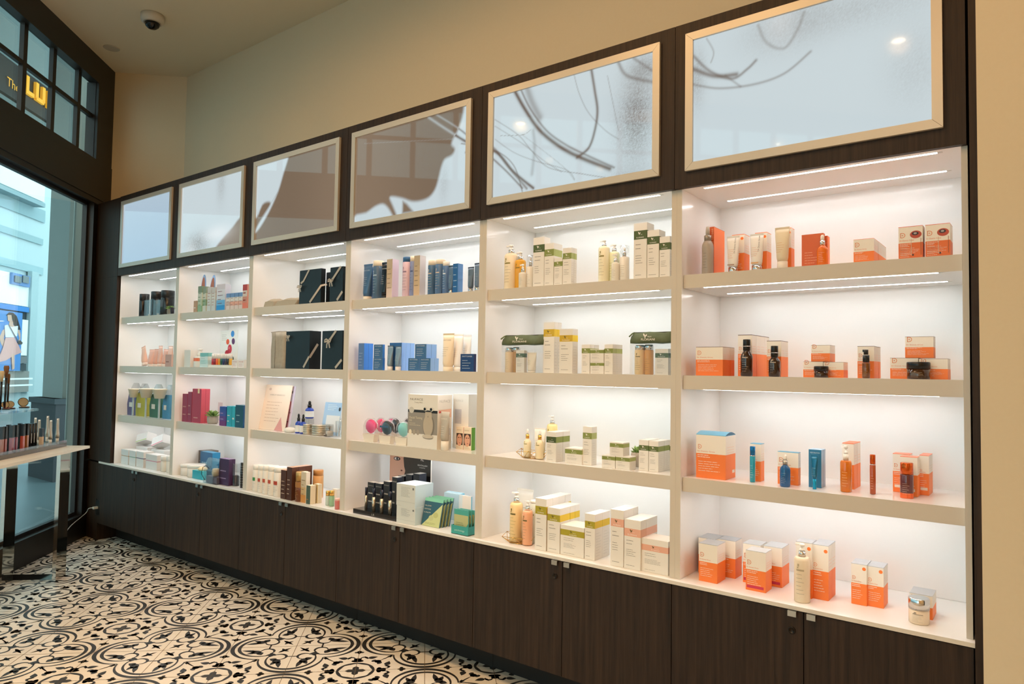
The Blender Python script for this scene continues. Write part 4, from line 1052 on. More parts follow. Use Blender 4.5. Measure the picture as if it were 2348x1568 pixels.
bottle('pink water bottle with blue cap', 917.5, 934.8, 589.6, 677, yf=.06, kind='capped', body='#e0bfc9', cap=M('#33618c', .35), ratio=.87, print_='#8a6f86', logo='#8a6f86')
bottle('lilac blue bottle with cream cap', 935.5, 948.6, 587.5, 676, yf=.065, kind='capped', body='#8792b8', cap=CRM, ratio=.865, print_='#4a5a86', logo='#4a5a86')
carton('tall sand-coloured carton with pale side', 948.8, 962.4, 586.8, 675, yf=.06, style=s_grad(['#cfb391', '#c9ae8a', '#bda788', '#b3a184'], nl=5, tc='#8a7a62', side='#d9d5d8'), xright=977)
bottle('blue bottle with cream cap, first of three', 976.5, 992, 596.7, 672, yf=.065, kind='capped', body='#4a6c8c', cap=CRM, ratio=.85, print_='#c8b8a8', logo='#c8b8a8')
bottle('blue bottle with cream cap, middle of three', 993, 1010.2, 595, 671, yf=.055, kind='capped', body='#53749a', cap=CRM, ratio=.86, print_='#c8b8a8', logo='#c8b8a8')
bottle('blue bottle with cream cap, slimmest of three', 1011, 1023.8, 599.5, 670, yf=.06, kind='capped', body='#5a7aa4', cap='#f6efe4', ratio=.86, print_='#dfe6ee', logo='#dfe6ee')
tube('grey blue tube with chrome cap beside blue carton', 1024.5, 1037.8, 608.6, 669, yf=.058, body=M('#5f7890', .3, .2), cap=CHROME, capr=.13, crimp='#2a3848', print_='#b9c8d6')
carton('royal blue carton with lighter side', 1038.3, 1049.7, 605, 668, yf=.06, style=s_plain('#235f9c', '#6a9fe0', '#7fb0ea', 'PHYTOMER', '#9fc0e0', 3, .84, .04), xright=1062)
tube('grey blue tube with chrome cap near right divider', 1068.7, 1082.5, 612, 667, yf=.058, body=M('#5f7080', .3, .2), cap=CHROME, capr=.15, crimp='#2a3040', print_='#b9c8d6')
tube('taller grey tube with chrome cap against right divider', 1083.5, 1098, 603, 666, yf=.06, body=M('#6a7c90', .3, .2), cap=CHROME, capr=.16, crimp='#2a3040', print_='#b9c8d6')
ctx(4, 2)
PB, PS = '#3b6590', '#5f9be0'
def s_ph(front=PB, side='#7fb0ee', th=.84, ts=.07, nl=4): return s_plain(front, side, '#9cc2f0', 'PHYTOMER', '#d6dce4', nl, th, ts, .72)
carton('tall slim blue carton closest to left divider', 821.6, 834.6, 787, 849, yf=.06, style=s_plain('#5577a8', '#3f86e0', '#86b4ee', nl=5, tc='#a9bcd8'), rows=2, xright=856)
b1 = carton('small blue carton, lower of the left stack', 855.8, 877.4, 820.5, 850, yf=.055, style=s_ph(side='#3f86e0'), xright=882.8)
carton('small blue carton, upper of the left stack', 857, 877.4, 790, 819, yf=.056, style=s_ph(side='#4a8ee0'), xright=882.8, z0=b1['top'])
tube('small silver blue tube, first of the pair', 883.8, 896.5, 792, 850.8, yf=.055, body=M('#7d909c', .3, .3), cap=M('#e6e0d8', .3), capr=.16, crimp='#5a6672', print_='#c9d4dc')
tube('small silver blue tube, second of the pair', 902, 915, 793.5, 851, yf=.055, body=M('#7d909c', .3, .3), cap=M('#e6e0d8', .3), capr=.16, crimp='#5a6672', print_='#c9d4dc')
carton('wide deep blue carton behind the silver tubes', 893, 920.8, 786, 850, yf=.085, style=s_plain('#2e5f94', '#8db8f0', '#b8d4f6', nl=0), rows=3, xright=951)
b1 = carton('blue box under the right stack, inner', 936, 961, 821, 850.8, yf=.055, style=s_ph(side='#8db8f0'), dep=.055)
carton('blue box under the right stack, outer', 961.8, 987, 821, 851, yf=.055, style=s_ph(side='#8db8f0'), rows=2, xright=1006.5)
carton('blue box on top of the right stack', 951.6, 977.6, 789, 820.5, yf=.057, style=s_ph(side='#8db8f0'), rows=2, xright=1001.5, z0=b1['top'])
tube('large cream beige tube with printed front', 1007.5, 1032.6, 764, 852, yf=.065, body='#ecd7b6', cap='#f0e0c4', capr=.12, text='PHYTOMER', print_='#a08a68', crimp='#d0b890')
tube('large white tube behind the beige one', 1033, 1055, 766, 852, yf=.10, body='#efe9e1', cap='#f3eee6', capr=.12, print_='#cfc4b8')
tube('large white tube, rearmost beside the navy box', 1055.5, 1074.6, 767.4, 850, yf=.14, body='#f1ede8', cap='#f3eee6', capr=.12, print_='#cfc4b8')
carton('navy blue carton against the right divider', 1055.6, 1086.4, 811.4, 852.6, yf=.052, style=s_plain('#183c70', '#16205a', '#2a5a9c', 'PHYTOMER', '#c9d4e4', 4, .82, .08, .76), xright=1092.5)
ctx(4, 3)
def cleanser(desc, x0, x1, yt, yb=None, yf=None, col='#e8407c', stripe=None):
    X0, X1, y, h, z = spot(x0, x1, yt, yb, yf); w = X1 - X0; d = .045; y = max(y, .048)
    t = thing_at('cleansing_brush', desc, 'facial brush', (X0 + X1) / 2, y, z)
    hb = h * .33
    MB().loft([[(sx * w * k, d / 2 + sy * d * k, zz) for sx, sy in ((-.5, -.5), (.5, -.5), (.5, .5), (-.5, .5))] for k, zz in ((.62, 0), (.76, hb))], M('#eadfce', .4), sm=False).obj('base', t)
    m = M(col, .35); cz = hb + (h - hb) * .48; R = (h - hb) * .46
    MB().lathe([(.0003, -R), (R * .55, -R * .8), (R * .93, -R * .35), (R, .05 * R), (R * .88, R * .5), (R * .55, R * .84), (.0003, R)], m, 24, c=(0, d / 2, cz), sx=min(1, w * .40 / R), sy=d * .38 / R, cap=False).obj('brush', t)
    if stripe: MB().box(-w * .30, w * .22, d / 2 - d * .40, d / 2 - d * .385, cz + R * .05, cz + R * .3, M(stripe, .2)).obj('band', t)
    L = MB(); L.tube([(w * .44 * math.cos(a), d * .5, hb + (h - hb) * .5 + (h - hb) * .49 * math.sin(a)) for a in [math.pi * i / 14 - .2 for i in range(17)]], .0012, M('#f1eef0', .2), 6)
    L.obj('rim', t)
    MB().lathe([(w * .46, hb), (w * .47, hb + (h - hb) * .5), (w * .40, hb + (h - hb) * .8), (w * .2, h - .001), (.0004, h)], CLEAR, 22, c=(0, d / 2, 0), sy=d * .48 / (w * .46), cap=False).obj('clear_cover', t)
cleanser('pink silicone facial brush under clear dome, front', 823.7, 858, 957.7, 1011.8)
cleanser('black silicone facial brush under clear dome, front', 859.6, 896, 961, 1016.7, col='#15181c', stripe='#2c4a66')
cleanser('aqua silicone facial brush under clear dome, front', 897, 933.5, 964.7, 1021.6, col='#8cd0cc')
for dsc, a, b_, yf, c in (('pink facial brush in middle row', 853, 880, .13, '#e8407c'), ('black facial brush in middle row', 888, 912, .13, '#2a2628'), ('pink facial brush in back row', 879, 902, .22, '#ea5a92'), ('charcoal facial brush in back row', 918, 938, .20, '#4a3a44')):
    cleanser(dsc, a, b_, 957, yf=yf, col=c)
def s_nu(mb, let, w, d, h):
    g = M('#948e84', .45); wm = M('#e4dfd5', .45); bk = M('#26231f', .4)
    mb.box(-w / 2, w / 2, 0, d, 0, h * .26, wm, 'xXyYz', fm={'X': OFFW}); mb.box(-w / 2, w / 2, 0, d, h * .26, h * .66, g, 'xXyY', fm={'X': OFFW}); mb.box(-w / 2, w / 2, 0, d, h * .66, h * .71, bk, 'xXyY', fm={'X': OFFW}); mb.box(-w / 2, w / 2, 0, d, h * .71, h, wm, 'xXyYZ', fm={'X': OFFW})
    p = M('#8d8578', .5)
    let.text('NUFACE', -w * .43, h * .885, h * .042, M('#6d675c', .5), fit=w * .44); let.text('Trinity PRO', -w * .28, h * .835, h * .028, p, fit=w * .28)
    let.text('Facial Toning', -w * .44, h * .54, h * .042, M('#d8c9ae', .5), fit=w * .44); let.text('Kit', -w * .44, h * .49, h * .04, M('#d8c9ae', .5))
    let.lines(-w * .44, -w * .05, h * .40, h * .47, 2, M('#d8c9ae', .5), fill=.2)
    for i in range(3): let.ellipse(-w * .40 + w * .13 * i, h * .285, w * .05, h * .05, M(['#e9dcc2', '#a89c8c', '#a3978a'][i], .5), -.0008)
    let.ellipse(-w * .37, h * .70, w * .085, h * .06, M('#c9c5ba', .4), -.0008)
    # pictured device: body, base and two spheres
    b1 = M('#b8ab96', .3); let.ellipse(w * .21, h * .42, w * .19, h * .22, M('#7d7468', .4), -.0010, 24); let.ellipse(w * .20, h * .43, w * .165, h * .205, b1, -.0014, 24); let.add([(w * .08, -.0012, h * .42), (w * .34, -.0012, h * .42), (w * .31, -.0012, h * .68), (w * .10, -.0012, h * .68)], [(0, 1, 2, 3)], b1)
    let.ellipse(w * .20, h * .225, w * .19, h * .035, M('#c9beac', .3), -.0016, 20); let.ellipse(w * .20, h * .205, w * .17, h * .03, M('#8a8072', .3), -.0013, 20)
    for sx in (.10, .31): let.ellipse(w * sx, h * .735, w * .065, h * .042, M('#dcd6ca', .15), -.0018, 18); let.ellipse(w * sx - w * .015, h * .73, w * .04, h * .028, M('#1c1a18', .2), -.0022, 14)
    let.rect(w * .19, w * .20, h * .575, h * .61, p, -.002); let.rect(w * .17, w * .22, h * .590, h * .596, p, -.002)
    # right side: name and a pictured cheek
    X = w / 2 + .0005
    sub = MB(); sub.text('NUFACE', d * .12, h * .86, h * .05, M('#bdb6ab', .5), fit=d * .76); let.add([(X, q[0], q[2]) for q in sub.v], sub.f, M('#bdb6ab', .5))
    let.add([(X, d * .04, h * .72), (X, d * .95, h * .74), (X, d * .95, h * .58), (X, d * .55, h * .60), (X, d * .3, h * .66)], [(0, 1, 2, 3, 4)], M('#e9b8a0', .5)); let.add([(X + .0003, d * .08, h * .70), (X + .0003, d * .25, h * .70), (X + .0003, d * .25, h * .67), (X + .0003, d * .1, h * .665)], [(0, 1, 2, 3)], M('#b8433c', .5))
    let.add([(X, d * .35, h * .25), (X, d * .9, h * .25), (X, d * .9, h * .38), (X, d * .35, h * .38)], [(0, 1, 2, 3)], M('#c9c6c4', .5))
carton('large facial toning device carton with pictured device', 934.8, 1003, 902.9, 1026.5, style=s_nu, xright=1037)
def s_nu2(mb, let, w, d, h):
    mb.box(-w / 2, w / 2, 0, d, 0, h, OFFW); let.text('NUFACE', -w * .35, h * .86, h * .04, M('#cfc9bf', .5), fit=w * .5); let.rect(-w * .38, w * .05, h * .45, h * .72, M('#cbc8c8', .5)); let.lines(-w * .36, w * .03, h * .46, h * .71, 9, M('#a9a6a8', .5), fill=.2)
carton('plain white device carton behind the small face boxes', 1039, 1075, 903, yf=.17, style=s_nu2, dep=.12)
tube('silver grey gel tube in front of device carton', 1004.5, 1024, 943.6, 1032.9, body='#b3ab9c', cap='#efe8da', capr=.24, text='NUFACE', print_='#eee6d6', crimp='#e6e0d6')
def s_face(c):
    def f(mb, let, w, d, h):
        mb.box(-w / 2, w / 2, 0, d, 0, h, M('#e9d9be', .5), fm={'X': M(c, .5)})
        let.text('NUFACE', -w * .4, h * .84, h * .05, M('#a08f70', .5), fit=w * .6)
        sk = M('#d8a284', .5); let.rect(-w * .45, w * .42, h * .2, h * .72, M('#3d2a20', .5), -.0004); let.ellipse(-w * .02, h * .42, w * .36, h * .27, sk, -.0007, 22); let.ellipse(-w * .12, h * .53, w * .09, h * .022, M('#4a2c20', .4), -.001, 12); let.ellipse(w * .14, h * .53, w * .07, h * .02, M('#4a2c20', .4), -.001, 12)
        let.ellipse(w * .04, h * .29, w * .10, h * .02, M('#b2605a', .4), -.001, 12); let.rect(w * .03, w * .06, h * .36, h * .46, M('#b98468', .4), -.001); let.lines(-w * .42, w * .4, h * .04, h * .17, 3, M('#b8a890', .5))
    return f
carton('small carton with pictured face, pink side', 1045.8, 1062.4, 978, 1025.8, style=s_face('#e08a94'), dep=.04)
carton('small carton with pictured face, green side', 1063, 1081, 979.5, 1031, style=s_face('#5f9a34'), xright=1090)
ctx(4, 4)
X0, X1, y, h, z = spot(809.7, 908.5, 1163, 1175.5)
t = thing_at('display_tray', 'glossy black tester tray with white monogram', 'display tray', (X0 + X1) / 2, y, z)
w = X1 - X0; dd = .125; DK = M('#0d0b0a', .08, coat=.6)
MB().box(-w / 2, w / 2, 0, dd, 0, .022, DK, fm={'y': M('#2a231e', .25)}).obj('tray_base', t)
L = MB(); L.text('R', -w * .02, .006, .009, M('#c9c0b4', .5)); L.text('L', -w * .055, .006, .009, M('#c9c0b4', .5)); L.obj('monogram', t)
DKC = '#2b2a2c'
def s_dark(text=True): return s_plain(DKC, '#1b2233', '#c9c4bc', 'REVITALASH' if text else None, '#b9b4ac', 2, .86, .03, .8)
zt = z + .0226
for i, (a, b_, yt, yf, xr) in enumerate(((842.7, 857.5, 1104.5, .055, 864), (860, 875, 1107, .05, 880.5), (879, 893, 1102.8, .055, 899.5), (898.5, 910, 1093, .06, 920))):
    carton('slim black carton on the tray, ' + ('leftmost', 'second', 'third', 'tallest')[i], a, b_, yt, 1165, yf=y + yf, style=s_dark(), dep=.035, z0=zt)
for i, (a, b_, yt) in enumerate(((912, 926, 1090), (930, 944, 1087), (947, 961, 1085))):
    carton('slim black carton with silver top, rear ' + ('first', 'second', 'third')[i], a, b_, yt, 1150, yf=y + .15, style=s_dark(False), dep=.05, z0=z)
for i, (a, b_, yt, yb) in enumerate(((837.5, 842, 1116.5, 1160), (854.6, 860.2, 1118, 1170), (872.5, 878.5, 1122, 1174), (891.5, 897.5, 1125.5, 1179))):
    X0_, X1_, y_, h_, z_ = spot(a, b_, yt, yb, y + (.03 if i else .06), zt)
    tt = thing('mascara', 'slim silver and navy tube standing on black tray, ' + ('first', 'second', 'third', 'fourth')[i] + ' from left, fourth bay', 'mascara', ((X0_ + X1_) / 2, y_, zt))
    r_ = (X1_ - X0_) / 2; MB().lathe([(r_, 0), (r_, h_ * .6)], M('#cdbfa8', .25, .8), 18).obj('body', tt); MB().lathe([(r_ * .9, h_ * .6), (r_ * .9, h_)], M('#141a2c', .2), 18).obj('cap', tt)
# lash poster standing against the back panel
xa_ = hitY(893, 1090, .26).x; xb_ = hitY(986.8, 1090, .26).x
t = thing_at('poster', 'poster of eye and nose beside black field, behind cartons', 'poster', xa_, .262, z)
hh = .295; ww = xb_ - xa_
MB().box(0, ww, 0, .008, 0, hh, M('#3a332d', .4), fm={'X': OFFW, 'Z': OFFW}).obj('board', t)
L = MB(); sk = M('#d9a68e', .5); L.add([(0, -.0006, 0), (ww * .36, -.0006, 0), (ww * .335, -.0006, hh * .50), (ww * .37, -.0006, hh * .60), (ww * .39, -.0006, hh * .66), (ww * .36, -.0006, hh * .74), (ww * .34, -.0006, hh * .88), (ww * .38, -.0006, hh), (0, -.0006, hh)], [tuple(range(9))], sk)
L.ellipse(ww * .18, hh * .86, ww * .085, hh * .035, M('#4a3a36', .4), -.001, 18); L.ellipse(ww * .17, hh * .86, ww * .055, hh * .022, M('#e8e0dc', .4), -.0013, 16); L.ellipse(ww * .185, hh * .86, ww * .025, hh * .022, M('#2c3a3e', .3), -.0016, 14); L.ellipse(ww * .30, hh * .66, ww * .025, hh * .014, M('#6a3a30', .4), -.001, 12); L.ellipse(ww * .33, hh * .52, ww * .05, hh * .03, M('#c07a70', .4), -.0009, 12)
L.rect(ww * .78, ww, 0, hh * .62, M('#141110', .3), -.0008); L.text('RL', ww * .76, hh * .87, hh * .05, WHP, y=-.001); L.text('REVITALASH', ww * .69, hh * .78, hh * .025, WHP, fit=ww * .23, y=-.001); L.text('COSMETICS', ww * .73, hh * .745, hh * .015, WHP, fit=ww * .14, y=-.001)
L.obj('printing', t)
BX = s_plain('#cfd0ca', '#dce8ee', '#e6f4f8', None, '#8a8f8c', 7, .95)
def s_set(mb, let, w, d, h):
    mb.box(-w / 2, w / 2, 0, d, 0, h, M('#cfd2cc', .5), fm={'X': M('#d3e6ee', .45), 'Z': M('#dff0f6', .4)}); let.lines(-w * .25, w * .25, h * .42, h * .88, 8, M('#8a8f8c', .6), fill=.22); let.rect(w * .36, w * .44, h * .78, h * .88, M('#6a6f6c', .5)); let.rect(-w / 2, w / 2, h * .20, h * .207, M('#9aa29c', .5)); 
b1 = carton('pale blue gift set box, lower of two', 909.2, 952, 1157, 1196.5, style=s_set, xright=993, dep=.1)
carton('pale blue gift set box, upper of two', 909.2, 952, 1107, 1150, yf=b1['y'], style=s_set, xright=993.8, z0=b1['top'])
def sachet(desc, a, b_, yt, yb, yf, lean, c1, c2, front=False):
    X0, X1, y, h, z = spot(a, b_, yt, yb, yf); w = X1 - X0
    t = thing_at('mask_sachet', desc, 'sachet', (X0 + X1) / 2, y, z + .0006)
    m_ = MB(); m_.box(-w / 2, w / 2, 0, .004, 0, h, M(c1, .4)); m_.obj('sachet_body', t)
    L = MB(); L.add([(-w * .48, -.0005, h * .0), (w * .48, -.0005, 0), (w * .48, -.0005, h * .84)], [(0, 1, 2)], M('#c3c98c', .5)); L.rect(-w / 2, w / 2, h * .88, h, M('#7fc4a4', .4), -.0006)
    if front:
        for q, sN in enumerate(('GLOW', 'DETOX', 'CALM')): L.text(sN, -w * .46, h * (.70 - .12 * q), h * .04, M('#e8d8c0', .5), fit=w * .36, y=-.0009)
        L.ellipse(w * .2, h * .42, w * .13, h * .1, M('#b4b878', .5), -.0008); L.ellipse(-w * .02, h * .3, w * .13, h * .1, M('#b9bf88', .5), -.0008); L.lines(-w * .3, w * .4, h * .06, h * .14, 2, M('#8a9060', .5), y=-.0009)
    L.obj('printing', t); t.rotation_euler = (-lean, 0, 0)
    return t
for i in range(4):
    sachet('green mask sachet with lime corner leaning back, ' + ('front', 'second', 'third', 'last') + '' if 0 else 'green lime-cornered mask sachet, ' + ('front one', 'second one', 'third one', 'rearmost')[i], 966 + i * 7.5, 1008 + i * 7.5, 1140 - i * 1.5, 1208, .045 + i * .020, .22, '#2f5a68', '#c3c98c', i == 0)
X0, X1, y, h, z = spot(1034.6, 1073, 1201, 1222)
t = thing_at('sachet_box', 'turquoise open counter box with white lettering', 'display box', (X0 + X1) / 2, y, z)
w = X1 - X0; TQ = M('#3f9c94', .4); dp = .075
m_ = MB(); hf = .038
for bx in ((-w / 2, w / 2, 0, .002, 0, hf), (-w / 2, -w / 2 + .002, .002, dp, 0, hf), (w / 2 - .002, w / 2, .002, dp, 0, hf), (-w / 2, w / 2, dp - .002, dp, 0, hf), (-w / 2, w / 2, 0, dp, 0, .002)): m_.box(*bx, TQ)
m_.obj('open_box', t); L = MB(); L.text('patchology', -w * .3, hf * .4, hf * .2, M('#bfe4dc', .5), fit=w * .6); L.obj('printing', t)
for i in range(3):
    tt = thing('mask_sachet', 'tall turquoise sachet standing in the counter box, ' + ('front', 'middle', 'rear')[i] + ' one', 'sachet', ((X0 + X1) / 2, y + .010 + i * .02, z + .0026))
    MB().box(-w * .43, w * .43, 0, .004, 0, .105 - .002 * i, M('#4fa79c', .4)).obj('sachet_body', tt)
    L = MB(); L.add([(-w * .42, -.0005, .0), (w * .1, -.0005, 0), (w * .42, -.0005, .05), (w * .42, -.0005, .082), (-w * .42, -.0005, .082)], [(0, 1, 2, 3, 4)], M('#b9bb86', .5)); L.text('HYDRATE', -w * .3, .045, .004, M('#4a6a5c', .5), fit=w * .4, y=-.0009); L.text('HYDRATER', -w * .3, .037, .004, M('#4a6a5c', .5), fit=w * .45, y=-.0009); L.obj('printing', tt)
for i, (a, b_, yt, yf, c) in enumerate(((1018, 1052, 1128, .22, '#cfeaf2'), (1022, 1058, 1126, .26, '#b8e0ee'), (1052, 1072, 1134, .16, '#dfe6e6'), (1060, 1080, 1136, .12, '#e9ded4'))):
    X0_, X1_, y_, h_, z_ = spot(a, b_, yt, 1190, yf)
    tag(MB().box(-(X1_ - X0_) / 2, (X1_ - X0_) / 2, 0, .022 if i < 2 else .008, 0, h_, M(c, .4), fm={'X': M('#8fd0e8', .4)}).obj('flat_pack', loc=((X0_ + X1_) / 2, y_, z_)), ('pale blue flat mask pack, nearer', 'pale blue flat mask pack, rearmost', 'pale grey flat pack', 'cream flat pack')[i] + ' behind the sachets, fourth bay', 'flat pack')

# ================================================================== third bay, gift boxes and clinical care
NAVY = M('#060e12', .5); RIB = M('#b3a898', .45, .1)
def giftbox(desc, x0, x1, yt, yb, yf, xr, ribbon=True):
    X0, X1, y, h, z = spot(x0, x1, yt, yb, yf); w = X1 - X0; d = min(hitX(xr, yt + 20, X1).y - y, .24, YB - .006 - y) if xr else .14
    t = thing_at('gift_box', desc, 'gift box', (X0 + X1) / 2, y, z)
    MB().box(-w / 2, w / 2, 0, d, 0, h, NAVY).obj('box_body', t)
    m_ = MB(); m_.box(-w / 2 - .0004, w / 2 + .0004, -.0004, d * .2, h * .02, h * .98, M('#08141a', .5)); m_.obj('front_lid', t)
    return t, w, h, d, (X0 + X1) / 2, y, z
def bow(t, x, z, s, y=-.008, tails=True):
    m_ = MB()
    for sg in (-1, 1):
        ribbon_path(m_, [(x, y, z), (x + sg * s * .5, y - s * .25, z + s * .35), (x + sg * s, y - s * .2, z + s * .15), (x + sg * s * .9, y - s * .35, z - s * .25), (x + sg * s * .4, y - s * .2, z - s * .15), (x, y, z)], s * .34, RIB)
        if tails: ribbon_path(m_, [(x, y, z), (x + sg * s * .35, y - .004, z - s * .7), (x + sg * s * .5, y - .002, z - s * 1.5)], s * .36, RIB)
    m_.lathe([(.001, -s * .16), (s * .16, 0), (.001, s * .16)], RIB, 10, c=(x, y, z)); m_.obj('bow', t)
ctx(3, 1)
def towel(desc, x0, x1, yt, yf, d):
    X0, X1, y, h, z = spot(x0, x1, yt, 698, yf); w = X1 - X0
    m_ = MB(); n = 14; rings = []
    for k in range(7):
        u = k / 6; hh_ = h * (.5 + .5 * math.sin(math.pi * (u * .8 + .1))); 
        rings.append([((-.5 + .5 * (1 - math.cos(0)) ) * 0 + w * (-.5 + i / (n / 2)) if i <= n / 2 else w * (.5 - (i - n / 2) / (n / 2)), d * u, (.0 if i > n / 2 or i == 0 else hh_ * (.72 + .28 * math.sin(math.pi * (i / (n / 2))) + .06 * math.sin(i * 2.3 + k)))) for i in range(n)])
    m_.loft(rings, noisy('towel', '#a89c88', '#bdb29e', 300, .95, .5)); o = m_.obj('folded_cloth', loc=((X0 + X1) / 2, y, z)); tag(o, desc + CX['suf'], 'cloth')
towel('rolled taupe cloth lying by the left side panel', 604.5, 628, 684, .06, .12)
towel('folded taupe cloth lying next to the gift box', 629, 682, 682.5, .055, .14)
t, w, h, d, cx, y, z = giftbox('black gift box with diagonal ribbon beside folded cloths', 686.9, 735.7, 621, 694, .06, 746.5)
m_ = MB(); ribbon_path(m_, [(-w * .05, -.002, h), (-w * .3, -.003, h * .68), (-w * .42, -.004, h * .62)], .012, RIB); ribbon_path(m_, [(w * .02, -.003, .008), (w * .52, -.002, h * .5), (w * .56, .03, h * .55)], .014, RIB); m_.obj('ribbon', t); bow(t, -w * .42, h * .52, .020)
t, w, h, d, cx, y, z = giftbox('black gift box with silver bow against the right divider', 757, 786, 613.8, 690, .055, None)
m_ = MB(); ribbon_path(m_, [(w * .35, -.003, h), (-w * .25, -.005, h * .66)], .014, RIB); ribbon_path(m_, [(w * .1, -.003, .008), (w * .5, -.002, h * .28)], .014, RIB); m_.obj('ribbon', t); bow(t, -w * .32, h * .62, .022)
t, w, h, d, cx, y, z = giftbox('black gift box standing behind between two ribboned ones', 748, 756.3, 625, 690, .12, None)
ctx(3, 2)
X0, X1, y, h, z = spot(618, 654.5, 762, 844, .06); w = X1 - X0
rings = []
for k, (zz, sc, dd) in enumerate(((0, .93, .10), (.15, 1., .11), (.5, 1.0, .10), (.85, .96, .085), (1., .92, .075))):
    rings.append([(w / 2 * sc * sx + .002 * math.sin(k * 2 + sx * 4), dd / 2 + dd / 2 * sy * (1 + .04 * math.sin(k * 3 + sx * 5)), h * zz) for sx, sy in ((-1, -.7), (-.8, -1), (-.2, -1.05), (.5, -1), (.9, -1), (1, -.7), (1, .7), (.8, 1), (-.8, 1), (-1, .7))])
t = thing_at('dust_bag', 'grey brown fabric dust bag standing upright', 'bag', (X0 + X1) / 2, y, z); MB().loft(rings, noisy('felt', '#9a9080', '#b3aa9a', 45, .9, .3)).obj('bag_body', t)
m_ = MB(); m_.tube([(-w * .45, .005, h * 1.0), (0, .002, h * 1.012), (w * .45, .01, h * 1.008)], .003, M('#8a8174', .9), 6); m_.tube([(-w * .12, -.004, 0), (-w * .10, -.005, h * .5), (-w * .13, -.003, h)], .0012, M('#7a7166', .9), 5); m_.obj('seam', t)
t, w, h, d, cx, y, z = giftbox('black gift box beside the fabric dust bag', 655.8, 709.5, 760, 845, .055, 736)
m_ = MB(); ribbon_path(m_, [(w * .28, -.003, .008), (w * .50, -.002, h * .32)], .014, RIB); ribbon_path(m_, [(w * .5 + .003, 0, h * .3), (w * .5 + .003, d * .7, h * .66)], .014, RIB, (1, 0, 0)); m_.obj('ribbon', t); bow(t, -w * .36, h * .86, .018)
t, w, h, d, cx, y, z = giftbox('black gift box with large bow against the right divider', 738.5, 784.5, 759, 846, .055, None)
m_ = MB(); ribbon_path(m_, [(w * .2, -.003, h), (-w * .1, -.004, h * .76)], .014, RIB); ribbon_path(m_, [(w * .2, -.003, .008), (w * .5, -.002, h * .25)], .014, RIB); m_.obj('ribbon', t); bow(t, -w * .12, h * .74, .026)
ctx(3, 3)
X0, X1, y, h, z = spot(582, 641, 880, 984); w = X1 - X0
t = thing_at('display_card', 'leaning peach brochure card with rows of small print', 'card', (X0 + X1) / 2, .09, z + .0005)
MB().box(-w / 2, w / 2, 0, .003, 0, h, M('#f3dcc8', .4)).obj('card', t)
L = MB(); L.text('COVER UP THERAPEUTICS', -w * .30, h * .76, h * .03, M('#a08878', .5), fit=w * .58)
for q in range(7): L.lines(-w * .36, w * .25, h * (.18 + .07 * q), h * (.21 + .07 * q), 1, M('#c9a890', .5), fill=.3)
L.add([(w * .1, -.0005, 0), (w * .42, -.0005, 0), (w * .28, -.0005, h * .3)], [(0, 1, 2)], M('#d99a94', .5)); L.ellipse(-w * .32, h * .9, w * .05, h * .03, M('#d8b8a8', .5)); L.obj('printing', t); t.rotation_euler = (-.18, 0, 0)
X0, X1, y, h, z = spot(642, 664, 884, 980, .11); w = X1 - X0
t = thing_at('display_card', 'narrow lilac card with a pictured pink bottle', 'card', (X0 + X1) / 2, .11, z + .0005)
MB().box(-w / 2, w / 2, 0, .003, 0, h, M('#d9d0e4', .4)).obj('card', t)
L = MB(); L.rect(-w * .4, w * .3, h * .06, h * .66, M('#c07a8c', .5)); L.rect(-w * .2, w * .3, h * .66, h * .82, M('#c9cfe6', .5)); L.rect(w * .0, w * .3, h * .84, h * .9, M('#3a3434', .4)); L.text('Color', -w * .2, h * .46, h * .045, M('#3a2024', .5), fit=w * .5, y=-.0009); L.text('Therapy', -w * .2, h * .40, h * .045, M('#3a2024', .5), fit=w * .6, y=-.0009); L.rect(-w * .25, w * .3, h * .2, h * .22, M('#6a2a38', .5), -.0009); L.obj('printing', t); t.rotation_euler = (-.15, 0, 0)
X0, X1, y, h, z = spot(639, 671, 969, 990)
m_ = MB(); m_.lathe([(.03, 0), (.042, .008), (.040, .018), (.028, .026), (.001, .03)], noisy('gauze', '#dcd6ca', '#ece7dd', 120, .95, .6), 18, sy=.7); tag(m_.obj('crumpled_cloth', loc=((X0 + X1) / 2, y + .03, z)), 'small crumpled white cloth before the cards' + CX['suf'], 'cloth')
COB = M('#1238a0', .1, coat=.5)
def cob(desc, a, b_, yt, yb=None, yf=None, z0=None):
    r_ = bottle(desc, a, b_, yt, yb, yf, kind='dropper', body=COB, cap='#141414', ratio=.62, collar=M('#141414', .4), z0=z0)
    m_ = MB(); R_ = r_['r'] * 1.015; m_.lathe([(R_, r_['h'] * .08), (R_, r_['h'] * .42)], M('#e6e6e2', .5), 22, cap=False); m_.obj('label', r_['o'])
cob('cobalt dropper bottle, left of the low pair', 673.8, 683, 948, 988.4); cob('cobalt dropper bottle, right of the low pair', 684, 693.6, 949.5, 990)
X0, X1, y, h, z = spot(693, 710, 959, 990, .16)
t = thing_at('riser', 'clear acrylic block raising the single cobalt bottle', 'riser', (X0 + X1) / 2, y, z); MB().box(-.02, .02, -.004, .04, 0, h, CLEARD).obj('block', t)
cob('cobalt dropper bottle raised on the clear block', 695.5, 707.8, 919, 959.4, .165, z + h + .0004)
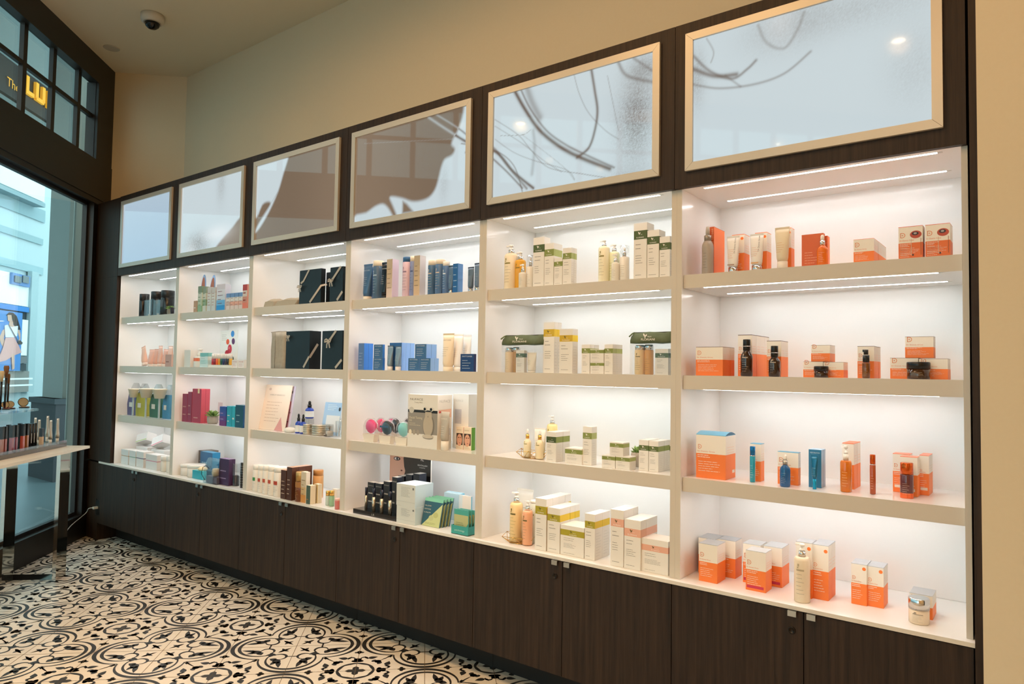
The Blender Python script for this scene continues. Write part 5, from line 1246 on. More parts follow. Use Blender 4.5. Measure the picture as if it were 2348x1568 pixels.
for i, (a, b_, yt, yb) in enumerate(((689.5, 704.6, 971.7, 995), (705.5, 731.5, 973, 997))):
    X0, X1, y, h, z = spot(a, b_, yt, yb); r_ = (X1 - X0) / 2; h_ = h / 5
    for k in range(5):
        t = thing('ointment_tin', ('small' if i == 0 else 'wide') + ' silver tin, ' + ('bottom', 'second', 'third', 'fourth', 'top')[k] + ' of its stack before cobalt bottles', 'tin', ((X0 + X1) / 2 + random.uniform(-.0008, .0008), y + r_, z + k * h_))
        MB().lathe([(r_ * .96, 0), (r_ * .97, h_ * .5)], M('#b9ad98', .3, .8), 22).obj('tin_base', t); MB().lathe([(r_, h_ * .52), (r_, h_ * .9), (r_ * .97, h_ * .97)], M('#d9d0c0', .25, .8), 22).obj('lid', t)
X0, X1, y, h, z = spot(736, 774, 921, 1000, .14); w = X1 - X0
t = thing_at('display_card', 'pale blue card leaning behind the glass containers', 'card', (X0 + X1) / 2, .14, z + .0005)
MB().box(-w / 2, w / 2, 0, .003, 0, h, M('#a9c8e6', .4)).obj('card', t); L = MB(); L.lines(-w * .3, w * .3, h * .75, h * .95, 4, M('#e9f0f6', .5)); L.ellipse(w * .42, h * .8, w * .06, h * .06, M('#3a3f48', .5)); L.rect(-w * .3, w * .5, h * .1, h * .6, M('#dfe3e6', .5)); L.obj('printing', t); t.rotation_euler = (-.16, 0, 0)
X0, X1, y, h, z = spot(739, 759, 957, 1000)
t = thing_at('acrylic_canister', 'clear acrylic canister with frosted label, near right divider', 'canister', (X0 + X1) / 2, y + .02, z)
MB().lathe([(.02, 0), (.021, .055), (.020, .056)], CLEARD, 20).obj('canister', t); MB().lathe([(.0185, .004), (.0185, .03)], M('#e0d8cc', .5), 18).obj('contents', t); MB().lathe([(.021, .057), (.021, .064)], CLEARD, 20).obj('lid', t)
t = thing_at('acrylic_canister', 'tall clear acrylic canister holding tongs before blue card', 'canister', (X0 + X1) / 2 + .055, y + .04, z)
MB().lathe([(.019, 0), (.020, .085)], CLEARD, 20, cap=False).obj('canister', t); m_ = MB(); m_.tube([(0, 0, .003), (.006, 0, .05), (.012, .0, .10)], .0018, CHROME, 6); m_.tube([(-.004, .004, .003), (.004, .004, .06), (.013, .0, .10)], .0018, CHROME, 6); m_.obj('tongs', t)
t = thing_at('glass_dish', 'shallow clear dish with dark beads at shelf front', 'dish', hitZ(752, 1000, z).x, .075, z)
MB().lathe([(.03, 0), (.045, .012), (.046, .02)], CLEAR, 24, cap=False).obj('dish', t); MB().lathe([(.001, .001), (.012, .004), (.012, .010), (.001, .014)], M('#3a332c', .6), 14, c=(.008, 0, 0)).obj('beads', t)
ctx(3, 4)
for i, (a, b_, yt, yb, c, yl) in enumerate(((574.5, 589, 1065, 1124.6, '#3f8a4c', 0), (586.5, 600.5, 1066, 1128, '#b9503a', 0), (597, 612, 1066, 1131, '#c05a40', 0), (609, 625, 1067.5, 1134, '#b9503a', 0), (620.7, 641.2, 1070, 1136.8, '#b4442f', 0))):
    r_ = bottle('white shampoo bottle, ' + ('green square label, first of five', 'red label, second of five', 'orange label, third of five', 'red label, fourth of five', 'largest and last of five')[i], a, b_ - 1.4, yt, yb, kind='capped', body='#efe4d6', cap='#f4ede2', ratio=.82, print_='#b0a494', cratio=.6)
    m_ = MB(); R_ = r_['r'] * 1.02; n = 6; vs = []
    for k in range(n + 1):
        an = -.55 + 1.0 * k / n; vs += [(R_ * math.sin(an), -R_ * math.cos(an), r_['h'] * .40), (R_ * math.sin(an), -R_ * math.cos(an), r_['h'] * .53)]
    m_.add(vs, [(2 * k, 2 * k + 2, 2 * k + 3, 2 * k + 1) for k in range(n)], M(c, .5)); m_.obj('label', r_['o'])
BR = s_plain('#4b2a1c', '#5a3626', '#b98a6a', None, '#d0b49a', 4, .8)
carton('dark brown carton beside the white bottles', 643.7, 655.6, 1076.6, 1142.4, style=BR, dep=.05)
carton('taller dark brown carton with copper top', 657, 669, 1070, 1145.8, style=BR, rows=3, xright=716)
bottle('amber gradient bottle before the brown cartons', 671, 688.8, 1081, 1149, kind='capped', body='#6d3a1a', cap=M('#c79a5a', .3, .5), ratio=.68, print_='#d9b078', band=('#a06c34', .7, .98))
carton('tan carton with cream side beside amber bottle', 689.8, 701.5, 1081, 1151, style=s_grad(['#c98a45', '#c9a878', '#c9b79a', '#cfc0a6'], nl=4, tc='#8a7050', side='#efe6d8'), xright=711.8)
bottle('gold bottle with copper cap behind small cartons', 712, 727, 1076.6, yb=1146, kind='capped', body='#dba56a', cap=M('#c88a4c', .3, .4), ratio=.80, print_='#8a6030', yf=.13)
carton('small green-fronted gold carton', 702, 711.5, 1112, 1154.7, style=s_plain('#4a5a4a', '#efe0c0', '#f2e6cc', None, '#c87838', 1, .5), dep=.035)
carton('small gold cream carton right of green one', 719.6, 729, 1109, 1152.5, style=s_plain('#e9cf98', '#e9dcc0', '#f2e6cc', None, '#b08a50', 1, .4), rows=2, xright=738.6)
for i, (a, b_, yt, yb, bd_, cp) in enumerate(((744, 751.8, 1124.6, 1158, '#d8e6d8', GOLD), (752.4, 760, 1124, 1160, '#a8d0a4', GOLD), (764.5, 777, 1142, 1167, '#e08078', M('#efc0b4', .3)))):
    bottle(('little mint bottle with gold cap', 'little green bottle with gold cap', 'little coral bottle beside divider')[i], a, b_, yt, yb, kind='capped', body=bd_, cap=cp, ratio=.66 if i < 2 else .8, trans=.3)
carton('tiny clear-topped carton behind the coral bottle', 762, 772, 1120, 1150, yf=.13, style=s_plain('#e9d8c8', '#f0e8de', nl=0), dep=.02)
# ================================================================== second bay from left
ctx(2, 1)
def s_two(base, mid, text=None): return s_grad([base, base, mid, '#d8d2c6'], text, '#7a8a7a', 4)
carton('tall carton with green aloe stem, first', 453.6, 463, 656.8, 713, yf=.06, style=s_grad(['#8fb08a', '#b8c4a8', '#d0d0c0', '#7a8a70'], None, '#4f7a4a', 4), dep=.05)
carton('tall carton with green aloe stem, second', 463.8, 472, 658.5, 712, yf=.065, style=s_grad(['#cfd0c4', '#8fa888', '#d0d0c0', '#8a9680'], None, '#4f7a4a', 4), dep=.05)
for i, (a, b_) in enumerate(((475.5, 484), (484.8, 493.8))):
    carton('tall pale grey carton with red print, ' + ('first', 'second')[i], a, b_, 659, 711, yf=.06, style=s_grad(['#c9ccc9', '#d0d2ce', '#d8d8d2', '#c9c4c0'], None, '#a8564a', 5), dep=.05)
for i, (px, rr) in enumerate(((464, .08), (481, .20))):
    p = hitY(px, 655, .14); X0, X1, y, h, z = spot(450, 460, 630, 700, .14)
    t = thing_at('foot_pad_pack', 'hanging pack of brown gel sole, ' + ('left one', 'right one leaning'), 'insole pack', p.x, .14, z) if 0 else thing('foot_pad_pack', 'clear blue pack with brown sole pad, ' + ('left one', 'right one leaning')[i] + CX['suf'], 'insole pack', (p.x, .14, z + .006))
    hh = hitY(px, 629, .14).z - z - .008; m_ = MB(); m_.ellipse(0, hh * .6, .030, hh * .40, M('#8fb0d8', .3), 0, 20); m_.ellipse(0, hh * .6, .030, hh * .40, M('#8fb0d8', .3), .003, 20); m_.box(-.003, .003, 0, .003, 0, hh * .25, M('#8fb0d8', .3)); m_.obj('backing', t)
    m_ = MB(); m_.ellipse(0, hh * .62, .022, hh * .31, M('#9a5a44', .5), -.002, 20); m_.lathe([(.001, 0), (.012, .002), (.001, .004)], M('#9a5a44', .5), 12, c=(0, -.002, hh * .62)); m_.obj('sole_pad', t); t.rotation_euler = (0, rr, 0)
carton('small brown carton at the left end of the row', 444, 452, 690, 713, yf=.06, style=s_plain('#b9906c', '#c9a888', nl=1), dep=.04)
carton('white carton fading to blue with lilac side', 496.7, 516, 652.6, 710, yf=.06, style=s_grad(['#2a8fd0', '#6ab0e0', '#cfd8e4', '#dcdce4', '#d4ccd4'], None, '#7a4a5a', 4, side='#d9dde8'), xright=530)
for i in range(4):
    a = 518.5 + i * 9.6; carton('short white carton with blue rim, ' + ('first', 'second', 'third', 'fourth')[i] + ' of four', a, a + 8.8, 673.4 - i * .9, 709 - i * .6, yf=.058, style=s_grad(['#d8c8c0', '#e0a894' if i else '#c8b0a8', '#dfdad4', '#6a90c0'], None, '#8a7a80', 3), dep=.045)
carton('red-topped carton with oval print at right divider', 556.2, 566.5, 652.6, 706, yf=.055, style=s_grad(['#e07a60', '#c98a74', '#d8c8bc', '#b03a34'], None, '#8a2a24', 2, side='#e09a88'), dep=.05)
ctx(2, 2)
carton('plain white carton at the left end of row', 422.3, 436.5, 802.5, 839, yf=.06, style=s_plain('#dedad2', '#ece8e2', nl=0), dep=.07)
bottle('white pump jar with orange band', 438.5, 453.4, 799, 840, yf=.06, kind='pump', body='#e6e2da', cap='#f0ece6', ratio=.58, band=('#e0714a', .55, .85), collar=OFFW)
carton('white and teal printed pack', 458.4, 476.5, 808.9, 841, yf=.06, style=s_grad(['#cfe0dc', '#bcd8d4', '#d8e4e0', '#7fc0bc'], None, '#6aa8a4', 5), dep=.03)
X0, X1, y, h, z = spot(504.7, 544, 757.9, 829, .20); w = X1 - X0
t = thing_at('colour_card', 'white card with blue, orange, purple and red blots', 'card', (X0 + X1) / 2, .20, z)
MB().box(-w / 2, w / 2, 0, .004, 0, h, M('#e6e4dc', .5)).obj('card', t)
L = MB()
for (ux, uz, rx, rz, c) in ((.22, .90, .10, .085, '#2a7fc0'), (.27, .70, .09, .085, '#5a2a5c'), (-.05, .69, .09, .075, '#e05a34'), (.08, .5, .12, .12, '#c02038'), (-.08, .39, .12, .08, '#b82234'), (.25, .24, .08, .06, '#2a4a34')): L.ellipse(w * ux, h * uz, w * rx, h * rz, M(c, .4), -.0008, 18, .15)
L.lines(-w * .4, w * .0, h * .72, h * .9, 4, M('#b9b6ac', .5)); L.text('28', -w * .0, h * .5, h * .05, M('#e8a0a0', .5), y=-.0014); L.obj('printing', t)
X0, X1, y, h, z = spot(478, 531, 832, 842, .05)
t = thing_at('sample_tray', 'low white tray carrying small nail colour bottles', 'tray', (X0 + X1) / 2, .05, z); MB().box(-(X1 - X0) / 2, (X1 - X0) / 2, 0, .05, 0, .016, OFFW).obj('tray', t)
for i, c in enumerate(('#b82a3a', '#8c1a2c', '#e8622c', '#e09a2c', '#1c5a4c', '#1c2a5a', '#3a3048', '#18181c', '#e0a83c')):
    a = 483 + i * 5.0; bottle(('crimson', 'dark red', 'orange', 'amber', 'green', 'navy', 'plum', 'black', 'yellow')[i] + ' nail colour bottle in the tray', a, a + 4.6, 811, yf=.064, kind='capped', body=M(c, .1, coat=.5), cap='#ece6e0', ratio=.56, z0=z + .0165, cat='nail polish', name='nail_polish')
for i, (a, b_) in enumerate(((531.5, 544.5), (545.5, 559.5))):
    carton('white box with red words, ' + ('left', 'right')[i] + ' of two', a, b_, 825, 843, yf=.055, style=s_plain('#efe4de', '#f0eae4', text='THE ONE', tc='#c86a64', nl=2, th=.7, ts=.12), dep=.05)
ctx(2, 3)
MG = s_plain('#8e2a48', '#b84a60', '#c05a6a', None, '#c08a80', 2, .8)
carton('burgundy carton, lowest on the left', 418, 429.4, 902.4, 961.8, style=MG, dep=.05); carton('burgundy carton, second from the left', 430.3, 439.4, 898, 963, style=MG, dep=.05)
def s_crim(mb, let, w, d, h):
    mb.box(-w / 2, w / 2, 0, d, 0, h, M('#a8344a', .45), fm={'X': M('#c65060', .45), 'Z': M('#d06a70', .45)}); let.rect(w * .1, w * .3, h * .87, h, M('#e8d0a0', .5), -.0006); let.lines(-w * .3, w * .2, h * .1, h * .2, 1, M('#d09a90', .5))
carton('tall crimson carton with cream tab', 440.6, 461, 890.8, 964.7, style=s_crim, rows=2, xright=482)
succulent('green succulent in faceted concrete pot', 477, 930, 962, r=.034, ph=.050, plant=.052)
carton('purple and blue half-and-half carton', 503.4, 518.3, 931.5, 972, style=s_grad(['#6a2a6c', '#5a3a80', '#3a4a94', '#2a4a90'], None, '#a890b8', 2), dep=.05)
carton('bright teal carton, first', 520, 531, 930.5, 974, style=s_plain('#2a9cb0', '#3fb4c4', nl=2), dep=.05); carton('bright teal carton, second', 532, 538.6, 931, 974, style=s_plain('#2fa6b8', '#4cc0cc', nl=1), dep=.05)
carton('dark petrol carton with cream tab near divider', 539.6, 557.5, 927.9, 976, style=s_plain('#0f4a5c', '#2a5a8c', '#1a6a80', nl=2, tc='#9ab8bc'), dep=.05)
X0, X1, y, h, z = spot(498, 501.5, 922, 966, .14); t = thing_at('sign_holder', 'clear upright acrylic holder behind purple carton', 'sign holder', (X0 + X1) / 2, .14, z); MB().box(-.002, .05, 0, .002, 0, h, CLEAR).obj('panel', t); MB().box(-.002, .05, 0, .03, 0, .002, CLEAR).obj('foot', t)
ctx(2, 4)
carton('taupe cube carton at the rear', 441, 457.5, 1030, yf=.20, style=s_plain('#5a4e46', '#6a5c52', nl=2, tc='#a8988a'), dep=.09)
carton('petrol blue carton with gold tab at the rear', 459, 487, 1034.5, yf=.17, style=s_plain('#1f5c84', '#1c78a4', '#3a90b8', nl=2, tc='#9ac0d0'), xright=505.5)
X0, X1, y, h, z = spot(428, 449, 1056, 1062, .16); tag(MB().box(-(X1 - X0) / 2, (X1 - X0) / 2, 0, .09, 0, .030, M('#2f2a26', .4)).obj('flat_box', loc=((X0 + X1) / 2, .13, z)), 'flat charcoal box behind the white tubs' + CX['suf'], 'box')
bottle('squat white tub, left of two', 402, 420, 1062.4, 1087, kind='jar', body='#e2dad0', cap='#efeae2', ratio=.75); bottle('squat white tub, right of two', 420.8, 442, 1064, 1092, kind='jar', body='#e2d8cc', cap='#efeae2', ratio=.75)
b1 = carton('bright turquoise box under the sponge', 441, 464.5, 1077, 1096, style=s_plain('#2a9cac', '#3fb0bc', '#52c0c8', nl=0), xright=474)
t = thing('sponge', 'cream dome sponge resting on the turquoise box' + CX['suf'], 'sponge', (b1['x'] + .01, b1['y'] + .03, b1['top'])); MB().lathe([(.026, 0), (.034, .006), (.033, .014), (.02, .022), (.001, .025)], noisy('sponge', '#e0c79a', '#ecd8b0', 200, .9, .4), 22, sy=.8).obj('sponge_body', t)
X0, X1, y, h, z = spot(466, 497, 1049, 1106); w = X1 - X0
t = thing_at('clear_pouch', 'clear gusseted pouch with black handle and sponges inside', 'pouch', (X0 + X1) / 2, y, z)
MB().loft([[(sx * w * k / 2, .03 + sy * .03 * dd, h * u) for sx, sy in ((-1, -1), (0, -1.08), (1, -1), (1, 1), (0, 1.08), (-1, 1))] for u, k, dd in ((0, 1., 1.), (.5, 1.0, .95), (.85, .92, .5), (1., .88, .12))], CLEARD, sm=False).obj('pouch_body', t)
m_ = MB(); m_.box(-w * .4, w * .38, .012, .05, .003, h * .28, M('#7a7888', .6)); m_.lathe([(.02, 0), (.026, .02), (.02, .045)], M('#d9cdb0', .8), 14, c=(w * .12, .03, h * .3)); m_.obj('contents', t)
MB().tube([(-w * .30, -.004, h * .12), (-w * .52, -.01, h * .35), (-w * .42, -.01, h * .62), (-w * .2, -.006, h * .72), (0, -.004, h * .6)], .0018, BLACK, 6).obj('handle', t)
PUR = s_plain('#402a4c', '#4c3258', '#6a4a70', None, '#9a88a8', 2, .8)
carton('tall deep purple carton with gold tab', 502, 524.5, 1050, 1110, style=PUR, rows=2, xright=540)
X0, X1, y, h, z = spot(527, 543, 1062, 1113); t = thing_at('beaker', 'clear glass beaker with dark beads beside purple carton', 'beaker', (X0 + X1) / 2, y + .02, z)
MB().lathe([(.021, 0), (.0215, h * .96), (.0235, h)], CLEARD, 24, cap=False).obj('beaker_glass', t); MB().lathe([(.0195, .002), (.0195, h * .42), (.01, h * .48)], M('#201c2a', .5), 20).obj('beads', t)
X0, X1, y, h, z = spot(546.5, 556, 1060, 1117.5); t = thing_at('hair_roller', 'black studded cylinder standing against the right divider', 'roller', (X0 + X1) / 2, y + .016, z)
MB().lathe([(.015, 0), (.015, h)], BLACK, 20).obj('cylinder', t); m_ = MB()
for k in range(9):
    for a in range(10): m_.box(.0148 * math.cos(a * .63) - .0012, .0148 * math.cos(a * .63) + .0012, .0148 * math.sin(a * .63) - .0012, .0148 * math.sin(a * .63) + .0012, h * (.06 + .1 * k), h * (.06 + .1 * k) + .002, M('#c9c9cc', .4))
m_.obj('studs', t)

# ================================================================== farthest bay
ctx(1, 1)
for i, (a, b_, yt) in enumerate(((316, 323.5, 674), (324.2, 331, 674), (339.5, 353.5, 668.6), (355, 361.5, 670), (362.5, 377, 666))):
    bottle('tall black bottle, ' + ('first', 'second', 'third and broad', 'fourth', 'fifth and tallest')[i] + ' from the left', a, b_, yt, 722, yf=.06 if i not in (1, 3) else .14, kind='capped', body=M('#1a1a1a', .2), cap='#262322', ratio=.70)
for i, (a, b_) in enumerate(((331, 348), (352, 367))):
    X0, X1, y, h, z = spot(a, b_, 688.5, 724, .045); t = thing_at('acrylic_stand', 'clear acrylic stand before black bottles, ' + ('left', 'right')[i] + ' one', 'stand', (X0 + X1) / 2, y, z); w = X1 - X0
    MB().box(-w / 2, w / 2, 0, .018, 0.0003, h, CLEARD).obj('clear_block', t); MB().box(-.004, .004, .004, .014, .002, .012, OFFW).obj('tester', t)
succulent('small spiky plant in grey and black pots', 384, 695, yf=.09, r=.022, ph=.04, plant=.036, pot='#8a8274', hexa=False)
X0, X1, y, h, z = spot(387, 397.5, 705, 720, .05); tag(MB().lathe([(.010, 0), (.014, h)], M('#2a2630', .5), 6).obj('small_pot', loc=((X0 + X1) / 2, .058, z)), 'small faceted black pot beside the spiky plant' + CX['suf'], 'pot')
ctx(1, 2)
PK = ['#e8b8a0', '#e9b09a', '#e2a48c', '#eab8a4', '#e6ac96', '#ecc0ac']
for i, (a, b_, yt, ln) in enumerate(((322, 331, 795, -.25), (334, 345.5, 801, 0), (346.5, 357, 800, 0), (357.5, 366, 792.5, 0), (366.5, 377, 801, .06), (379, 389, 793, 0))):
    tube('blush pink tube, ' + ('leaning at the left end', 'first upright', 'second upright', 'third upright', 'fourth, slightly leaning', 'last upright')[i], a, b_, yt, 837, yf=.065, body=PK[i], cap='#f0d8c8', capr=.14, print_='#c98a74', lean=ln)
carton('dusty pink small carton before the pink tubes', 378.9, 393, 812.7, 838, yf=.048, style=s_plain('#c89a8a', '#d8b0a0', nl=1, tc='#8a5a4a'), dep=.03)
ctx(1, 3)
for i, (a, b_, c, lb) in enumerate(((278, 305, '#5f5c7c', 'lilac'), (307, 336, '#a8a040', 'yellow'), (339, 368, '#3f6a58', 'green'), (369.5, 391, '#4a86a8', 'blue'))):
    X0, X1, y, h, z = spot(a, b_, 877 + i * 1.6, 947 + i * 3, .085); w = (X1 - X0) * .72
    t = thing_at('bath_salt_bag', 'tall clear bag filled with ' + lb + ' salt', 'bag', (X0 + X1) / 2, y, z)
    MB().loft([[(sx * w * k / 2, .03 + sy * .03 * dd, h * u) for sx, sy in ((-1, -1), (0, -1.05), (1, -1), (1, 1), (0, 1.05), (-1, 1))] for u, k, dd in ((0, .98, .9), (.35, 1., 1.), (.70, .82, .8))], noisy('salt_' + lb, c, c, 200, .8, .3), sm=False).obj('salt', t)
    MB().loft([[(sx * w * k / 2, .03 + sy * .03 * dd, h * u) for sx, sy in ((-1, -1), (0, -1.05), (1, -1), (1, 1), (0, 1.05), (-1, 1))] for u, k, dd in ((.705, .82, .8), (.9, .6, .4), (1., .5, .1))], CLEARD, sm=False).obj('clear_top', t)
    m_ = MB(); m_.box(-w * .2, w * .15, -.004, -.002, h * .26, h * .40, M('#d8d2c6', .6)); m_.obj('label', t)
for i, (a, b_, yt) in enumerate(((296, 313, 890), (322, 346, 889.5), (352, 377, 890.5))):
    X0, X1, y, h, z = spot(a, b_, yt + 22, 944 + 3 * i, .046); r_ = (X1 - X0) / 2 * .62
    t = thing_at('cup_holder', 'cream paper scoop cup on narrow stand, ' + ('first', 'second', 'third')[i], 'cup', (X0 + X1) / 2, .048, z)
    hh = hitY(a, yt, .06).z - z; MB().box(-.009, .009, -.003, .003, 0, hh * .7, M('#b8bcb8', .4)).obj('stand', t)
    MB().lathe([(r_ * .66, hh * .68), (r_ * .95, hh * .96), (r_, hh * .965), (r_, hh)], M('#e0d4bc', .6), 22).obj('paper_cup', t)
ctx(1, 4)
GB = M('#dfdcd8', .4)
def cube(desc, x0, x1, yt, yb=None, yf=None, st='#7a9a6a', dep=.07, z0=None, tilt=None):
    X0, X1, y, h, z = spot(x0, x1, yt, yb, yf, z0); w = X1 - X0
    t = thing('soap_box', desc + CX['suf'], 'box', ((X0 + X1) / 2, y, z))
    MB().box(-w / 2, w / 2, 0, dep, 0, h * .55, GB).obj('base', t); m_ = MB(); m_.box(-w / 2 - .0005, w / 2 + .0005, -.0005, dep + .0005, h * .60, h, GB); m_.obj('lid', t)
    MB().box(-w / 2, w / 2, .0003, dep - .0003, h * .55, h * .60, M(st, .5)).obj('stripe', t)
    return t, z + h, (X0 + X1) / 2, y, h
r1 = cube('white cube box with tan stripe, first of the row', 278, 294, 1029, 1057.5, st='#b89a78')
r2 = cube('white cube box with green stripe, second of the row', 296.5, 311, 1032, 1061, st='#7aa08a')
r3 = cube('white cube box with plum stripe, third of the row', 313, 329, 1034, 1065, st='#5a4a6a')
r4 = cube('white cube box with pink stripe, outermost of the row', 334.5, 360, 1040, 1071, st='#c87a90')
s1 = cube('white cube box behind, supporting the green-striped one', 312, 338, 1022, yf=.16, yb=1045, st='#d8d4ce')
s2 = cube('white cube box behind, supporting the pink-striped one', 347, 376, 1029, yf=.15, yb=1055, st='#d8d4ce')
for (s_, c, dsc, rz_) in ((s1, '#8fb83a', 'open white box with lime stripe tipped up on the cubes', -.25), (s2, '#d8456a', 'open white box with pink stripe tipped up on the cubes', -.35)):
    t = thing('open_soap_box', dsc, 'box', (s_[2] - .02, s_[3] + .0, s_[1] + .018))
    m_ = MB(); w = .12
    for bx in ((-w / 2, w / 2, 0, .003, 0, .05), (-w / 2, w / 2, .065, .068, 0, .05), (-w / 2, -w / 2 + .003, .003, .065, 0, .05), (w / 2 - .003, w / 2, .003, .065, 0, .05), (-w / 2, w / 2, 0, .068, 0, .003)): m_.box(*bx, GB)
    m_.obj('open_box', t); MB().box(-w / 2 - .0004, w / 2 + .0004, -.0006, 0, .006, .009, M(c, .5)).obj('stripe', t); MB().lathe([(.02, .01), (.028, .02), (.024, .035), (.001, .04)], M('#ece6da', .7), 16, c=(0, .034, 0)).obj('soap', t)
    t.rotation_euler = (-.35, rz_, .2); t.location.z += .02; t.scale = (1, 1.15, 1.3)
for i, (a, b_) in enumerate(((364, 375), (377, 388))):
    bottle('clear lidded jar of pale beads, ' + ('left', 'right')[i] + ' of two', a, b_, 1045, 1073, kind='jar', body='#e0d9cc', cap='#efece6', ratio=.7)
# ------------------------------------------------------------------ display table by the window
def hitU(px, py, u):
    r = ray(px, py); p = CAM + r * ((C0 + E1 * u - CAM).dot(E1) / r.dot(E1)); return ((p - C0).dot(E2), p.z)
t = thing('display_table', 'long narrow white-topped table on mirror-polished legs by the window', 'table'); t.matrix_world = MUS
MBT = MB(); MBT.box(.03, .525, -3.6, -1.262, .786, .802, M('#f2ead8', .3)); MBT.obj('tabletop', t, bevel=.004)
MIR = M('#c9c4bb', .06, 1.)
for s0, s1 in ((-1.405, -1.285), (-3.4, -3.28)):
    for u0 in (.100, .402):
        m_ = MB(); m_.box(u0, u0 + .022, s0, s1, .0135, .785, MIR); m_.obj('leg', t)
    m_ = MB(); m_.box(.100, .424, s0, s1, .0012, .013, MIR); m_.obj('floor_bar', t)
    m_ = MB(); m_.box(.1225, .4015, s0 + .02, s1 - .02, .765, .785, MIR); m_.obj('top_bar', t)
def on_u(name, label, cat, u, s, z): 
    o = thing(name, label, cat); o.matrix_world = MUS @ Matrix.Translation((u, s, z)); return o
t = on_u('tester_stand', 'two-tier smoky clear acrylic makeup tester stand on the table', 'display stand', 0, 0, 0)
SMK = glass_mat('smoky_acrylic', (.45, .42, .40), .12)
for nm, bx, mt in (('lower_tray', (.12, .41, -2.9, -1.31, .8025, .826), M('#4a453f', .15, coat=.5)), ('front_rail', (.395, .41, -2.9, -1.31, .8265, .842), CLEARD), ('upper_shelf', (.16, .36, -2.9, -1.55, 1.036, 1.050), CLEARD)):
    m_ = MB(); m_.box(*bx, mt); m_.obj(nm, t)
for s_ in (-1.86, -2.7):
    m_ = MB(); m_.box(.24, .30, s_ - .02, s_ + .02, .8265, 1.0355, M('#1c1a18', .3)); m_.obj('post', t)
ZS = .8268
GL = [('#9a5a3c', 'tan'), ('#8a3a2c', 'brick'), ('#8c2a34', 'berry'), ('#7a1a30', 'wine'), ('#b8503c', 'coral'), ('#9a5a2c', 'caramel')]
for i, (px, (c, nm)) in enumerate(zip((4, 11, 27, 36, 52, 61), GL)):
    s_, z_ = hitU(px, 1000, .37); t = on_u('lip_gloss', nm + ' lip gloss tube with tall black cap on the tester stand', 'lip gloss', .37, s_, ZS)
    MB().box(-.008, .008, -.0085, .0085, 0, .078, M(c, .12, coat=.5)).obj('body', t); MB().box(-.009, .009, -.0095, .0095, .0785, .145, M('#0e0e0f', .25)).obj('cap', t)
for i, px in enumerate((19, 45)):
    s_, z_ = hitU(px, 1000, .33); t = on_u('mascara', 'all-black square tube standing behind the glosses, ' + ('left', 'right')[i] + ' one', 'mascara', .33, s_, ZS)
    MB().box(-.008, .008, -.010, .010, 0, .07, M('#141415', .25)).obj('body', t); MB().box(-.008, .008, -.010, .010, .0705, .145, M('#0c0c0d', .25)).obj('cap', t)
for i, px in enumerate((69, 75.5, 82)):
    s_, z_ = hitU(px, 1000, .37); t = on_u('mascara', 'slim black tube with silver print, ' + ('first', 'second', 'third')[i] + ' of three on tester stand', 'mascara', .37, s_, ZS)
    MB().lathe([(.0075, 0), (.0075, .14)], M('#101011', .25), 16).obj('tube_body', t); MB().box(.0074, .0082, -.003, .003, .03, .085, M('#a9a59c', .4)).obj('printing', t)
s_, z_ = hitU(95, 1000, .37); t = on_u('concealer', 'short beige bottle with black cap among silver tubes', 'concealer', .37, s_, ZS)
MB().box(-.009, .009, -.009, .009, 0, .055, M('#c9a070', .2)).obj('body', t); MB().box(-.009, .009, -.010, .010, .0555, .105, M('#0e0e0f', .25)).obj('cap', t)
for i, (px, u, hh) in enumerate(((80, .25, .155), (89, .32, .15), (108, .27, .16), (115.5, .37, .145), (131.5, .37, .15))):
    s_, z_ = hitU(px, 1000, u); t = on_u('tube', 'crumpled silver cream tube, ' + ('first', 'second', 'third', 'fourth', 'last')[i] + ' from the glosses on tester stand', 'tube', u, s_, ZS)
    SV = M('#cfc9bb', .28, .6); w = .015
    MB().lathe([(.009, 0), (.009, .03)], M('#ded8ca', .4), 16).obj('cap', t)
    MB().loft([[((.010 * (1 - q) + .002) * math.cos(a), (.010 + (w - .010) * q) * math.sin(a) + .001 * math.sin(q * 9 + a), .031 + (hh - .031) * q) for a in [2 * math.pi * k / 14 for k in range(14)]] for q in (0, .2, .45, .7, .9, 1)], SV).obj('body', t)
for i, (px, c, r_) in enumerate(((8, '#c86a6a', .020), (20, '#d07a58', .020), (50, '#d9a26a', .027))):
    s_, z_ = hitU(px + 6, 925, .27); t = on_u('compact', ('rose', 'peach', 'tan')[i] + ' pressed powder compact with raised mirror lid', 'compact', .27, s_, 1.0503)
    MB().lathe([(r_, 0), (r_, .008)], M('#2a2724', .3), 24).obj('base', t); MB().lathe([(.0005, .0082), (r_ * .85, .0084)], M(c, .7), 20, cap=False).obj('powder', t)
    m_ = MB(); m_.lathe([(r_, 0), (r_, .004)], M('#241f1c', .3), 24); m_.lathe([(.0005, -.0004), (r_ * .88, -.0004)], M('#e9e6de', .04, 1.), 24, cap=False)
    m_.xf(Matrix.Rotation(.7, 4, 'Z') @ Matrix.Translation((0, r_, .008 + r_ * .95)) @ Matrix.Rotation(math.radians(-105), 4, 'X')); o = m_.obj('mirror_lid', t)
for i, (px, top, r0) in enumerate(((11, 838, .014), (17, 857, .008), (1, 850, .013))):
    s_, z_ = hitU(px, top, .26); s2, _ = hitU(px, 930, .26); t = on_u('makeup_brush', ('large flat-topped', 'thin pointed', 'domed cream')[i] + ' makeup brush with black handle standing on the upper tier', 'makeup brush', .26, s2, 1.0503)
    hh = z_ - 1.0503; MB().lathe([(.004, 0), (.0055, hh * .4), (.006, hh * .72)], M('#0d0c0b', .25), 12).obj('handle', t); MB().lathe([(.006, hh * .722), (r0, hh * .95), (r0 * .8, hh)], M('#7c5533' if i < 2 else '#c9b48c', .8), 16).obj('bristles', t)
